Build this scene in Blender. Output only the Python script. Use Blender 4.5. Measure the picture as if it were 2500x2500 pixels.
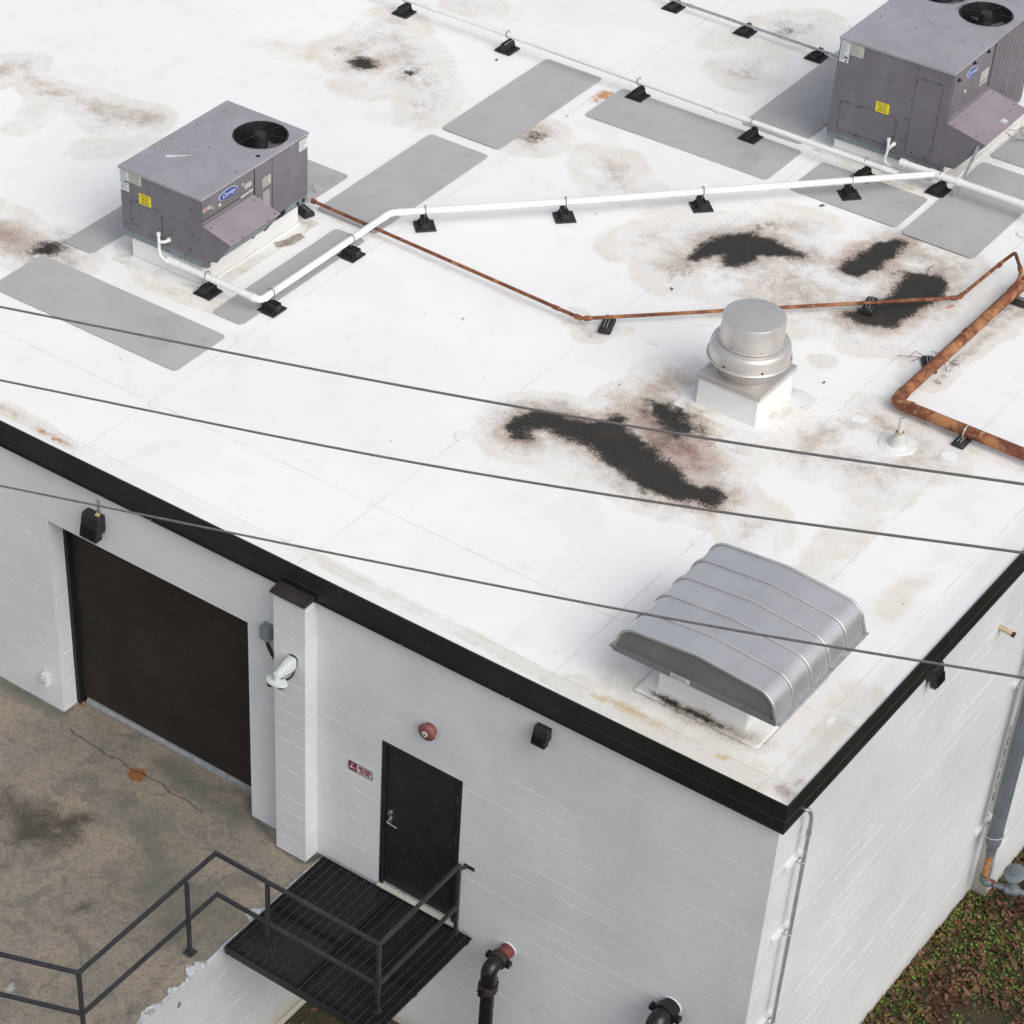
import bpy, bmesh, math, random
import numpy as np
from mathutils import Vector, Matrix, noise
rad = math.radians
for o in list(bpy.data.objects): bpy.data.objects.remove(o)
S = bpy.context.scene
C = S.collection
rnd = random.Random(7)

# ------------------------------------------------------------------ camera
cd = bpy.data.cameras.new("camera")
cam = bpy.data.objects.new("camera", cd); C.objects.link(cam)
cam.matrix_world = Matrix((((0.787919, -0.41531, 0.454644), (0.615777, 0.529675, -0.583321), (0.001446, 0.739569, 0.673079)))).to_4x4()
cam.location = (6.3052, -14.8064, 15.0156)
cd.sensor_width = 36.0; cd.lens = 86.7391
cd.shift_x = 0.19072; cd.shift_y = 0.21698
cd.clip_start = 0.1; cd.clip_end = 3000
S.camera = cam

# ------------------------------------------------------------------ world, sun, exposure
SUN_EL, SUN_AZ = 45.0, 110.0          # azimuth: degrees clockwise from +Y
w = bpy.data.worlds.new("World"); S.world = w; w.use_nodes = True
nt = w.node_tree; bg = nt.nodes['Background']
sky = nt.nodes.new('ShaderNodeTexSky'); sky.sky_type = 'NISHITA'; sky.sun_disc = False
sky.sun_elevation = rad(SUN_EL); sky.sun_rotation = rad(SUN_AZ); sky.dust_density = 4.0; sky.air_density = 1.0; sky.ozone_density = 1.0
hs = nt.nodes.new('ShaderNodeHueSaturation'); hs.inputs['Saturation'].default_value = 0.38   # cloud cover greys the sky
nt.links.new(sky.outputs[0], hs.inputs['Color']); nt.links.new(hs.outputs[0], bg.inputs['Color'])
bg.inputs['Strength'].default_value = 0.15
sd = bpy.data.lights.new("sun", 'SUN'); sd.energy = 0.50; sd.angle = rad(50); sd.color = (1.0, 0.97, 0.93)
sun = bpy.data.objects.new("sun", sd); C.objects.link(sun)
sv = Vector((math.sin(rad(SUN_AZ))*math.cos(rad(SUN_EL)), math.cos(rad(SUN_AZ))*math.cos(rad(SUN_EL)), math.sin(rad(SUN_EL))))
sun.rotation_euler = sv.to_track_quat('Z', 'Y').to_euler(); sun.location = sv*60
S.view_settings.view_transform = 'Standard'; S.view_settings.look = 'None'; S.view_settings.gamma = 1
S.view_settings.exposure = 0.20

# ------------------------------------------------------------------ materials
class NB:
    """small node-graph helper"""
    def __init__(s, name):
        s.m = bpy.data.materials.new(name); s.m.use_nodes = True; s.t = s.m.node_tree
        s.p = s.t.nodes['Principled BSDF']; s.L = s.t.links
        s.pos = None
    def n(s, k, **kw):
        x = s.t.nodes.new(k)
        for a, b in kw.items(): setattr(x, a, b)
        return x
    def inp(s, node, i, v):
        if hasattr(v, 'is_output'): s.L.new(v, node.inputs[i])
        elif v is not None: node.inputs[i].default_value = v
    def P(s):
        if s.pos is None: s.pos = s.n('ShaderNodeTexCoord').outputs['Object']
        return s.pos
    def math(s, op, a, b=None, c=None, clamp=False):
        x = s.n('ShaderNodeMath', operation=op, use_clamp=clamp)
        s.inp(x, 0, a); s.inp(x, 1, b)
        if c is not None: s.inp(x, 2, c)
        return x.outputs[0]
    def noise(s, scale, detail=4, rough=.55, vec=None, out=0, dist=0):
        x = s.n('ShaderNodeTexNoise'); x.inputs['Scale'].default_value = scale; x.inputs['Detail'].default_value = detail
        x.inputs['Roughness'].default_value = rough; x.inputs['Distortion'].default_value = dist
        s.L.new(vec or s.P(), x.inputs['Vector']); return x.outputs[out]
    def mapv(s, sc, loc=(0,0,0), vec=None):
        x = s.n('ShaderNodeMapping'); x.inputs['Scale'].default_value = sc; x.inputs['Location'].default_value = loc
        s.L.new(vec or s.P(), x.inputs['Vector']); return x.outputs[0]
    def ramp(s, v, lo, hi, a=0., b=1.):
        x = s.n('ShaderNodeMapRange'); x.interpolation_type = 'SMOOTHSTEP'
        s.inp(x, 0, v); s.inp(x, 1, lo); s.inp(x, 2, hi); s.inp(x, 3, a); s.inp(x, 4, b); return x.outputs[0]
    def mix(s, f, a, b):
        x = s.n('ShaderNodeMix', data_type='RGBA'); s.inp(x, 0, f)
        for i, v in ((6, a), (7, b)):
            if isinstance(v, (tuple, list)): v = (*v[:3], 1)
            s.inp(x, i, v)
        return x.outputs[2]
    def sep(s, v):
        x = s.n('ShaderNodeSeparateXYZ'); s.L.new(v, x.inputs[0]); return x.outputs
    def comb(s, a, b, c):
        x = s.n('ShaderNodeCombineXYZ'); s.inp(x, 0, a); s.inp(x, 1, b); s.inp(x, 2, c); return x.outputs[0]
    def bump(s, h, dist=.01, st=1., prev=None):
        x = s.n('ShaderNodeBump'); x.inputs['Distance'].default_value = dist; x.inputs['Strength'].default_value = st
        s.L.new(h, x.inputs['Height'])
        if prev: s.L.new(prev, x.inputs['Normal'])
        return x.outputs[0]
    def done(s, col=None, rough=.6, metal=0., normal=None, spec=None):
        if isinstance(col, (tuple, list)): col = (*col[:3], 1)
        s.inp(s.p, 'Base Color', col); s.inp(s.p, 'Roughness', rough); s.inp(s.p, 'Metallic', metal)
        if normal: s.L.new(normal, s.p.inputs['Normal'])
        if spec is not None: s.p.inputs['Specular IOR Level'].default_value = spec
        return s.m

def simple(name, col, rough=.5, metal=0., var=.12, vs=6., bump=0., bs=40., col2=None, c2lo=.55, c2hi=.7, c2s=3., spec=None):
    b = NB(name)
    f = b.ramp(b.noise(vs, 5), .3, .7)
    dk = tuple(c*(1-var) for c in col); lt = tuple(min(1, c*(1+var)) for c in col)
    c = b.mix(f, dk, lt)
    if col2: c = b.mix(b.ramp(b.noise(c2s, 6, .65, b.mapv((1,1,1), (3.1, 7.7, 1.3))), c2lo, c2hi), c, col2)
    nm = b.bump(b.noise(bs, 4), .004, bump) if bump else None
    rg = b.ramp(b.noise(vs*2.3, 3), .3, .7, max(.05, rough-.07), min(1, rough+.07))
    return b.done(c, rg, metal, nm, spec)

M = {}
# roof membrane: painted with the per-vertex field "stain" (black algae, brown silt, tan rings, rust)
def membrane(name, with_field=True, seams=(), xseams=(), q=1.):
    b = NB(name)
    base = b.mix(b.ramp(b.noise(.35, 4), .3, .7), tuple(v*q for v in (.85,.848,.84)), tuple(v*q for v in (.895,.893,.880)))
    base = b.mix(b.ramp(b.noise(.55, 6, .62, b.mapv((1,1,1),(7,3,0)), 0, .6), .48, .74, 0, .30), base, (.70,.67,.60))
    base = b.mix(b.ramp(b.noise(3.2, 8, .7), .5, .8, 0, .22), base, (.60,.575,.52))
    base = b.mix(b.ramp(b.noise(45, 3, .7), .66, .78, 0, .22), base, (.50,.48,.44))
    rough = .62
    if with_field:
        at = b.n('ShaderNodeAttribute'); at.attribute_name = 'stain'
        ch = b.n('ShaderNodeSeparateColor'); b.L.new(at.outputs['Color'], ch.inputs[0])
        K, G, T, R = ch.outputs[0], ch.outputs[1], ch.outputs[2], at.outputs['Alpha']
        fine = b.noise(34, 3, .75); med = b.noise(7, 6, .65); big = b.noise(1.7, 7, .65, None, 0, .6)
        f0 = b.math('SUBTRACT', fine, .5); m0 = b.math('SUBTRACT', med, .5); g0 = b.math('SUBTRACT', big, .5)
        # silt: faint grey film with a thin tan tide line, brown grains getting denser towards the middle
        gg = b.math('MULTIPLY', b.math('ADD', b.math('MULTIPLY', m0, .60), b.math('MULTIPLY', g0, .85)), b.ramp(G, .02, .35))
        Gn = b.math('ADD', G, gg)
        warm = b.mix(b.ramp(b.noise(1.3, 4, .6, b.mapv((1,1,1),(4,4,0))), .42, .58), (.56,.475,.375), (.52,.485,.43))
        base = b.mix(b.ramp(b.math('ADD', Gn, b.math('MULTIPLY', f0, .35)), .06, .60, 0, .78), base, warm)
        ring = b.math('MULTIPLY', b.ramp(Gn, .07, .13), b.ramp(Gn, .15, .30, 1, 0))
        base = b.mix(b.math('MULTIPLY', ring, b.ramp(b.math('ADD', big, b.math('MULTIPLY', f0, .4)), .35, .65, .03, .42)), base, (.61,.53,.37))
        scr = b.noise(5, 7, .8, None, 0, 2.5)
        base = b.mix(b.math('MULTIPLY', b.ramp(scr, .55, .64, 0, .45), b.ramp(Gn, .12, .4)), base, (.44,.415,.375))
        base = b.mix(b.math('MULTIPLY', b.ramp(scr, .44, .36, 0, .65), b.ramp(Gn, .2, .5)), base, (.80,.785,.75))
        hue = b.mix(b.ramp(b.noise(1.1, 3), .4, .6), (.385,.25,.215), (.36,.28,.215))
        base = b.mix(b.ramp(b.math('ADD', Gn, b.math('MULTIPLY', f0, .70)), .30, .90, 0, .92), base, hue)
        base = b.mix(b.ramp(b.math('ADD', Gn, b.math('MULTIPLY', b.math('SUBTRACT', b.noise(70, 2, .8), .5), 1.2)), .70, 1.10, 0, .8), base, (.095,.062,.048))
        # tan and yellow
        Tn = b.math('ADD', T, b.math('MULTIPLY', b.math('ADD', m0, f0), b.ramp(T, .02, .3, 0, .9)))
        base = b.mix(b.ramp(Tn, .12, .75, 0, .85), base, (.62,.47,.23))
        Rn = b.math('ADD', R, b.math('MULTIPLY', b.math('ADD', m0, f0), b.ramp(R, .02, .3, 0, 1.3)))
        base = b.mix(b.ramp(Rn, .2, .7, 0, .9), base, (.50,.19,.03))
        # algae
        fine2 = b.math('MULTIPLY', b.math('SUBTRACT', b.noise(52, 3, .8), .5), b.ramp(b.noise(1.9, 2), .38, .62, .35, 1.9))
        Kn = b.math('ADD', K, b.math('MULTIPLY', b.math('ADD', b.math('MULTIPLY', fine2, .85), b.math('MULTIPLY', m0, 1.0)), b.ramp(K, .02, .25)))
        Km = b.ramp(Kn, .30, .62)
        kc = b.mix(b.ramp(b.noise(60, 2), .62, .72), (.024,.023,.020), (.09,.083,.07))
        kc = b.mix(b.ramp(b.noise(3, 4), .5, .7), kc, (.040,.030,.022))
        base = b.mix(Km, base, kc)
        rough = b.ramp(Km, 0, 1, .62, .85)
    X = b.sep(b.P())
    wob = b.math('MULTIPLY', b.math('SUBTRACT', b.noise(.9, 3), .5), .03)
    tot = None
    for ax, lst in ((0, seams), (1, xseams)):
        for c in lst:
            d = b.math('ABSOLUTE', b.math('SUBTRACT', b.math('ADD', X[ax], wob), c))
            l = b.math('LESS_THAN', d, .0055)
            tot = l if tot is None else b.math('MAXIMUM', tot, l)
    nm = b.bump(b.noise(1.4, 4), .02, .35)
    nm = b.bump(b.noise(22, 3), .003, .3, nm)
    if tot is not None:
        base = b.mix(b.math('MULTIPLY', tot, b.ramp(b.noise(2.5, 4), .3, .65, .10, .5)), base, (.47,.44,.39))
        nm = b.bump(tot, .004, .5, nm)
    return b.done(base, rough, 0, nm)
M['roof'] = membrane('white_roof_membrane', True, (-14.77, -11.56, -8.51, -5.53, -2.66, -1.30, -.345), (1.32, .30))
M['flash'] = membrane('white_flashing_membrane', False, q=.86)
M['disc'] = membrane('white_patch_membrane', False, q=.96)

def cmu(name, col, joint_axis='xy', dirty=.3, z0=-1.003):
    b = NB(name)
    X = b.sep(b.P())
    u = b.math('ADD', X[0], X[1]); v = b.math('SUBTRACT', X[2], z0)
    vec = b.comb(u, v, 0.)
    br = b.n('ShaderNodeTexBrick'); b.L.new(vec, br.inputs['Vector'])
    br.offset = .5; br.squash = 1
    for k, val in (('Scale', 1), ('Mortar Size', .0055), ('Mortar Smooth', .3), ('Brick Width', .4064), ('Row Height', .2032)): br.inputs[k].default_value = val
    br.inputs['Color1'].default_value = (.475,.475,.475,1); br.inputs['Color2'].default_value = (.53,.53,.53,1); br.inputs['Mortar'].default_value = (.5,.5,.5,1)
    lt = tuple(c*1.05 for c in col); dk = tuple(c*.93 for c in col)
    c = b.mix(b.ramp(b.noise(.8, 4), .3, .7), dk, lt)
    mul = b.n('ShaderNodeMix', data_type='RGBA', blend_type='OVERLAY'); mul.inputs[0].default_value = .5
    b.L.new(c, mul.inputs[6]); b.L.new(br.outputs['Color'], mul.inputs[7]); c = mul.outputs[2]
    # rain runs and splash
    run = b.noise(1., 5, .6, b.mapv((1.6, 1.6, .12)))
    c = b.mix(b.ramp(run, .56, .76, 0, .22), c, (.47,.475,.455))
    sp = b.noise(6, 5, .7)
    c = b.mix(b.math('MULTIPLY', b.ramp(b.math('ADD', X[2], b.math('MULTIPLY', sp, .5)), -5.75, -5.25, 1, 0), .75), c, (.36,.29,.17))
    c = b.mix(b.ramp(b.noise(24, 3, .7), .70, .80, 0, .45), c, (.36,.36,.35))
    h = b.math('MULTIPLY', br.outputs['Fac'], b.ramp(b.noise(1.1, 3), .38, .62, 0.25, 1.))
    nm = b.bump(h, .005, -1.)
    nm = b.bump(b.noise(26, 5, .65), .006, .55, nm)
    nm = b.bump(b.noise(3.5, 3), .012, .35, nm)
    return b.done(c, .55, 0, nm, .35)
M['wall'] = cmu('painted_block', (.68,.70,.715))
M['dockwall'] = cmu('shade_toned_block', (.50,.52,.52))  # wall paint darkened: shade from the surroundings is put into the colour
M['rawblock'] = cmu('bare_grey_block', (.44,.44,.42))
M['fascia'] = simple('black_fascia_metal', (.012,.011,.011), .42, 0, .25, 1.5, .15, 3)
M['capmetal'] = simple('dark_brown_cap_metal', (.030,.024,.024), .5, 0, .25, 5)
M['blackpaint'] = simple('black_painted_steel', (.014,.014,.017), .5, 0, .2, 8, .3, 60)
M['railpaint'] = simple('charcoal_rail_paint', (.030,.031,.035), .45, 0, .2, 8, .2, 60)
M['rubber'] = simple('black_rubber', (.014,.014,.016), .55, 0, .3, 20, .5, 60, (.05,.05,.05), .6, .75, 14)
M['galv'] = simple('galvanised_steel', (.44,.46,.47), .42, .55, .12, 12, 0, 40, (.30,.31,.32), .5, .7, 20)
M['galvdark'] = simple('grey_painted_steel', (.20,.225,.24), .5, .1, .12, 5)
M['railgrey'] = simple('blue_grey_base_metal', (.19,.235,.25), .45, .2, .15, 6, 0, 40, (.13,.14,.14), .5, .7, 8)
M['aluwarm'] = simple('warm_spun_aluminium', (.64,.615,.59), .38, .62, .035, 2, 0, 14, (.56,.54,.52), .45, .8, 2)
M['alu'] = simple('dull_aluminium', (.66,.66,.665), .36, .68, .035, 2, 0, 14, (.58,.575,.565), .45, .8, 2)
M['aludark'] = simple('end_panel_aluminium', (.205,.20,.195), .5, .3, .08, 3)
M['aluend'] = M['aludark']
M['pvc'] = simple('white_pipe_plastic', (.80,.80,.785), .38, 0, .03, 5)
M['pvcold'] = simple('weathered_white_plastic', (.56,.555,.53), .5, 0, .1, 12)
M['camwhite'] = simple('white_camera_plastic', (.58,.62,.60), .35, 0, .03, 5)
M['black'] = simple('flat_black', (.006,.006,.007), .6, 0, .1, 5)
M['yellow'] = simple('yellow_sticker', (.80,.68,.02), .5, 0, .05, 10)
M['ink'] = simple('dark_ink', (.05,.05,.04), .6, 0, .05, 10)
M['labelwhite'] = simple('white_label', (.62,.66,.66), .5, 0, .1, 30)
M['labelbeige'] = simple('beige_label', (.50,.49,.43), .55, 0, .1, 30)
M['labelgrey'] = simple('grey_print', (.30,.31,.30), .6, 0, .1, 30)
M['plate'] = simple('brown_grey_plate', (.16,.145,.13), .5, 0, .1, 20)
M['logoblue'] = simple('blue_badge', (.035,.065,.27), .35, 0, .08, 10)
M['logowhite'] = simple('badge_white', (.62,.66,.76), .4, 0, .04, 10)
M['chrome'] = simple('bright_metal', (.62,.62,.60), .28, .9, .06, 10)
M['fanblade'] = simple('grey_fan_blade', (.30,.34,.34), .45, .2, .1, 6)
M['stubred'] = simple('dark_red_primer', (.15,.038,.030), .55, 0, .2, 14)
M['red'] = simple('faded_red_paint', (.21,.072,.062), .5, 0, .2, 14, .3, 50, (.20,.06,.045), .58, .7, 12)
M['signwhite'] = simple('sign_white', (.55,.54,.56), .4, 0, .05, 20)
M['signred'] = simple('sign_red', (.26,.012,.03), .4, 0, .08, 20)
M['darkred'] = simple('sign_dark_stripe', (.06,.02,.025), .45, 0, .1, 20)
M['lens'] = simple('clear_lens', (.42,.42,.42), .2, 0, .06, 20)
M['cable'] = simple('grey_cable_jacket', (.185,.175,.17), .5, 0, .15, 20)
M['wood'] = simple('dry_twig_bark', (.10,.075,.055), .8, 0, .3, 30)
M['rag'] = simple('dirty_rag_cloth', (.33,.29,.25), .9, 0, .35, 18, .5, 50)
M['mastic'] = simple('chalky_white_patch', (.46,.49,.52), .7, 0, .25, 9, .8, 18, (.30,.29,.27), .5, .62, 14)
M['rustbolt'] = simple('rusty_collar', (.030,.020,.016), .8, 0, .3, 20)
M['tanpipe'] = simple('tan_stub_pipe', (.45,.35,.20), .6, 0, .15, 12)

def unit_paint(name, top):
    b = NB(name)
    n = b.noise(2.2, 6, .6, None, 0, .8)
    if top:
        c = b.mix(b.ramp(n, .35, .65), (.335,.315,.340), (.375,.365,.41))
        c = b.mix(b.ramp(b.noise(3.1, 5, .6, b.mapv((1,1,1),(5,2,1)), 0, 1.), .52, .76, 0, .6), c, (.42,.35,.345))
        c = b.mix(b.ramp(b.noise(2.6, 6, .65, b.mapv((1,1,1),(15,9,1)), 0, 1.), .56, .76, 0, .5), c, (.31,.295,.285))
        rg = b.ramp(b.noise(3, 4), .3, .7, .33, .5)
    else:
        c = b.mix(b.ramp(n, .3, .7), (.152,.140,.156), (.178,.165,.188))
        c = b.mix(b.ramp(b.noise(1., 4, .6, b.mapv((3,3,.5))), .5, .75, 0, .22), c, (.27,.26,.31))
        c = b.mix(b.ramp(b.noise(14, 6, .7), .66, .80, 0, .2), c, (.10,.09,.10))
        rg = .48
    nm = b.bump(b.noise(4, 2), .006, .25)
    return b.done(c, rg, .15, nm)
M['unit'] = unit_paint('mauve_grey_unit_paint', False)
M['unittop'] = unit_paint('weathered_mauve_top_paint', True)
M['hoodpaint'] = simple('pinkish_hood_paint', (.32,.272,.305), .42, .1, .08, 2.5)

def rust(name):
    b = NB(name)
    n = b.noise(9, 7, .7, None, 0, .5); n2 = b.noise(3.2, 5, .6, b.mapv((1,1,1),(8,3,2)), 0, .8)
    c = b.mix(b.ramp(n, .38, .62), (.115,.036,.020), (.24,.085,.035))
    c = b.mix(b.ramp(n2, .50, .64, 0, .8), c, (.42,.20,.085))
    c = b.mix(b.ramp(b.noise(15, 5, .7, b.mapv((1,1,1),(3,9,4))), .58, .68, 0, .65), c, (.55,.40,.26))
    return b.done(c, .85, 0, b.bump(b.noise(60, 4), .003, .6))
M['rust'] = rust('rusty_iron')

def pad_mat():
    b = NB('grey_walkway_pad')
    X = b.sep(b.P())
    wv = b.n('ShaderNodeTexWave'); wv.wave_type = 'BANDS'; wv.bands_direction = 'DIAGONAL'
    wv.inputs['Scale'].default_value = 16; wv.inputs['Distortion'].default_value = 0
    b.L.new(b.comb(X[0], b.math('MULTIPLY', X[1], .25), 0.), wv.inputs['Vector'])
    c = b.mix(b.ramp(b.noise(1.2, 5), .3, .7), (.41,.41,.412), (.465,.465,.468))
    c = b.mix(b.math('MULTIPLY', wv.outputs['Fac'], b.ramp(b.noise(.5, 2), .4, .6, .04, .20)), c, (.30,.30,.305))
    c = b.mix(b.ramp(b.noise(.9, 7, .65, b.mapv((1,1,1),(2.2,8,0))), .50, .72, 0, .65), c, (.33,.315,.275))
    c = b.mix(b.ramp(b.noise(12, 6, .75), .60, .78, 0, .5), c, (.30,.29,.26))
    return b.done(c, .7, 0, b.bump(wv.outputs['Fac'], .002, .35))
M['pad'] = pad_mat()

def concrete():
    b = NB('stained_dock_concrete')
    at = b.n('ShaderNodeAttribute'); at.attribute_name = 'stain'
    ch = b.n('ShaderNodeSeparateColor'); b.L.new(at.outputs['Color'], ch.inputs[0])
    c = b.mix(b.ramp(b.noise(1.1, 7, .66, None, 0, .7), .38, .62), (.245,.220,.182), (.335,.268,.198))
    c = b.mix(b.ramp(b.noise(2.3, 7, .70, b.mapv((1,1,1),(4,1,0)), 0, .9), .50, .62, 0, .75), c, (.150,.147,.130))
    c = b.mix(b.ramp(b.noise(4.5, 7, .72, b.mapv((1,1,1),(14,5,0)), 0, .9), .54, .68, 0, .55), c, (.34,.30,.26))
    c = b.mix(b.ramp(b.noise(9, 8, .8, b.mapv((1,1,1),(2,6,0)), 0, .8), .50, .64, 0, .55), c, (.115,.105,.090))
    c = b.mix(b.ramp(b.noise(20, 8, .88), .49, .58, 0, .55), c, (.10,.09,.075))
    c = b.mix(b.ramp(b.noise(20, 8, .88, b.mapv((1,1,1),(31,7,0))), .53, .62, 0, .55), c, (.36,.31,.26))
    c = b.mix(b.ramp(b.noise(48, 3, .85), .50, .66, 0, .45), c, (.095,.082,.068))
    c = b.mix(b.ramp(b.noise(42, 3, .85, b.mapv((1,1,1),(9,9,0))), .56, .70, 0, .45), c, (.40,.35,.30))
    c = b.mix(b.ramp(b.noise(16, 2, .5, b.mapv((1,1,1),(19,9,0))), .76, .80, 0, .8), c, (.47,.46,.42))
    f = b.math('MULTIPLY', b.math('SUBTRACT', b.noise(26, 4, .8), .5), .8)
    m = b.math('MULTIPLY', b.math('SUBTRACT', b.noise(4, 5, .6), .5), .8)
    k = b.math('ADD', ch.outputs[0], b.math('MULTIPLY', b.math('ADD', f, m), b.ramp(ch.outputs[0], .03, .3)))
    c = b.mix(b.ramp(k, .15, .75, 0, .9), c, (.048,.045,.034))
    g = b.math('ADD', ch.outputs[1], b.math('MULTIPLY', b.math('ADD', f, m), b.ramp(ch.outputs[1], .03, .3)))
    c = b.mix(b.ramp(g, .15, .8, 0, .8), c, (.125,.130,.105))
    r = b.math('ADD', ch.outputs[2], b.math('MULTIPLY', b.math('ADD', f, m), b.ramp(ch.outputs[2], .03, .3, 0, 1.2)))
    c = b.mix(b.ramp(r, .4, .55, 0, .9), c, (.24,.085,.012))
    lt = b.math('ADD', at.outputs['Alpha'], b.math('MULTIPLY', b.math('ADD', f, m), b.ramp(at.outputs['Alpha'], .03, .3, 0, 1.)))
    c = b.mix(b.ramp(lt, .4, .6, 0, .8), c, (.42,.42,.40))
    nm = b.bump(b.noise(50, 5, .7), .006, .7); nm = b.bump(b.noise(3, 5), .02, .4, nm)
    return b.done(c, b.ramp(b.noise(2, 4), .3, .7, .55, .85), 0, nm)
M['concrete'] = concrete()

def dirt():
    b = NB('leafy_dark_soil')
    c = b.mix(b.ramp(b.noise(1.4, 6, .65, None, 0, .5), .4, .6), (.050,.032,.018), (.028,.040,.010))
    c = b.mix(b.ramp(b.noise(22, 5, .7), .48, .66, 0, .8), c, (.10,.055,.030))
    c = b.mix(b.ramp(b.noise(60, 3, .7), .66, .74, 0, .7), c, (.20,.16,.12))
    return b.done(c, .95, 0, b.bump(b.noise(18, 6, .7), .04, .9))
M['dirt'] = dirt()
def leafmat(name, c1, c2, c3):
    b = NB(name)
    c = b.mix(b.ramp(b.noise(7, 3), .35, .65), c1, c2)
    c = b.mix(b.ramp(b.noise(31, 2), .5, .68), c, c3)
    return b.done(c, .7)
M['leaf'] = leafmat('dead_leaf_litter', (.045,.021,.010), (.13,.060,.026), (.22,.115,.058))
M['moss'] = leafmat('green_weed', (.030,.052,.009), (.11,.19,.016), (.19,.30,.025))
M['asphalt'] = simple('far_ground_soil', (.055,.05,.035), .95, 0, .3, .3)

# ------------------------------------------------------------------ object helpers
def tag(o, label=None, cat=None, group=None, kind=None):
    if label: o['label'] = label
    if cat: o['category'] = cat
    if group: o['group'] = group
    if kind: o['kind'] = kind
    return o
def empty(name, loc, rz=0., label=None, cat=None, group=None):
    o = bpy.data.objects.new(name, None); C.objects.link(o); o.location = loc; o.rotation_euler = (0,0,rz)
    o.empty_display_size = .2
    return tag(o, label, cat, group)
def link(name, bm, mat, parent=None, smooth=False, bevel=0., loc=None):
    me = bpy.data.meshes.new(name)
    bmesh.ops.recalc_face_normals(bm, faces=bm.faces[:])
    if bevel:
        es = [e for e in bm.edges if len(e.link_faces) == 2 and e.calc_face_angle(0) > .6]
        bmesh.ops.bevel(bm, geom=es, offset=bevel, segments=1, affect='EDGES', clamp_overlap=True)
    bm.to_mesh(me); bm.free()
    if smooth:
        me.polygons.foreach_set('use_smooth', [True]*len(me.polygons))
        try: me.set_sharp_from_angle(angle=rad(38))
        except Exception: pass
    me.materials.append(M[mat] if isinstance(mat, str) else mat)
    o = bpy.data.objects.new(name, me); C.objects.link(o)
    if parent: o.parent = parent
    if loc: o.location = loc
    return o
def copy_tree(o, parent=None):
    c = o.copy(); C.objects.link(c)
    if parent: c.parent = parent
    for ch in list(o.children): copy_tree(ch, c)
    return c
def B(): return bmesh.new()
def box(bm, x0, x1, y0, y1, z0, z1, mtx=None):
    vs = [bm.verts.new(Vector(p)) for p in ((x0,y0,z0),(x1,y0,z0),(x1,y1,z0),(x0,y1,z0),(x0,y0,z1),(x1,y0,z1),(x1,y1,z1),(x0,y1,z1))]
    if mtx: 
        for v in vs: v.co = mtx @ v.co
    for f in ((0,3,2,1),(4,5,6,7),(0,1,5,4),(1,2,6,5),(2,3,7,6),(3,0,4,7)): bm.faces.new([vs[i] for i in f])
    return bm
def prism(bm, pts, axis, a, b, mtx=None):
    """extrude the 2D outline along an axis: axis 'y' takes (x,z), 'x' takes (y,z), 'z' takes (x,y)"""
    def P(p, t): return Vector((p[0], t, p[1])) if axis == 'y' else Vector((t, p[0], p[1])) if axis == 'x' else Vector((p[0], p[1], t))
    A = [bm.verts.new(P(p, a)) for p in pts]; Bv = [bm.verts.new(P(p, b)) for p in pts]
    if mtx:
        for v in A+Bv: v.co = mtx @ v.co
    bm.faces.new(A); bm.faces.new(Bv[::-1]); n = len(pts)
    for i in range(n): bm.faces.new((A[i], A[(i+1)%n], Bv[(i+1)%n], Bv[i]))
    return bm
def frame_at(d):
    d = Vector(d).normalized(); up = Vector((0,0,1)) if abs(d.z) < .95 else Vector((1,0,0))
    x = up.cross(d).normalized(); y = d.cross(x); return x, y
def tube(bm, pts, r, seg=14, bend=0., square=False, cap=True, radii=None):
    pts = [Vector(p) for p in pts]
    if bend:
        out = [pts[0]]
        for i in range(1, len(pts)-1):
            a, p, c = pts[i-1], pts[i], pts[i+1]
            d1, d2 = (a-p), (c-p); k = min(bend, d1.length*.45, d2.length*.45)
            s, e = p+d1.normalized()*k, p+d2.normalized()*k
            for t in (0, .2, .4, .6, .8, 1): out.append(s*(1-t)**2 + p*2*t*(1-t) + e*t*t)
        out.append(pts[-1]); pts = out
    n = len(pts); rings = []; px = None
    if square: seg = 4
    for i, p in enumerate(pts):
        d = (pts[min(i+1,n-1)]-pts[max(i-1,0)])
        if px is None: x, y = frame_at(d)
        else:
            dn = d.normalized(); x = (px - dn*px.dot(dn)).normalized(); y = dn.cross(x)
        px = x
        sc = 1.
        if 0 < i < n-1:
            a, c = (p-pts[i-1]).normalized(), (pts[i+1]-p).normalized(); sc = 1/max(.5, math.cos(a.angle(c, 0)/2))
        rr = radii[i] if radii else r
        ring = []
        for k in range(seg):
            t = 2*math.pi*(k+(.5 if square else 0))/seg; q = rr*(math.sqrt(2) if square else 1)
            ring.append(bm.verts.new(p + (x*math.cos(t) + y*math.sin(t))*q*(sc if square else 1)))
        rings.append(ring)
    for i in range(n-1):
        for k in range(seg): bm.faces.new((rings[i][k], rings[i][(k+1)%seg], rings[i+1][(k+1)%seg], rings[i+1][k]))
    if cap: bm.faces.new(rings[0][::-1]); bm.faces.new(rings[-1])
    return bm
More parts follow.
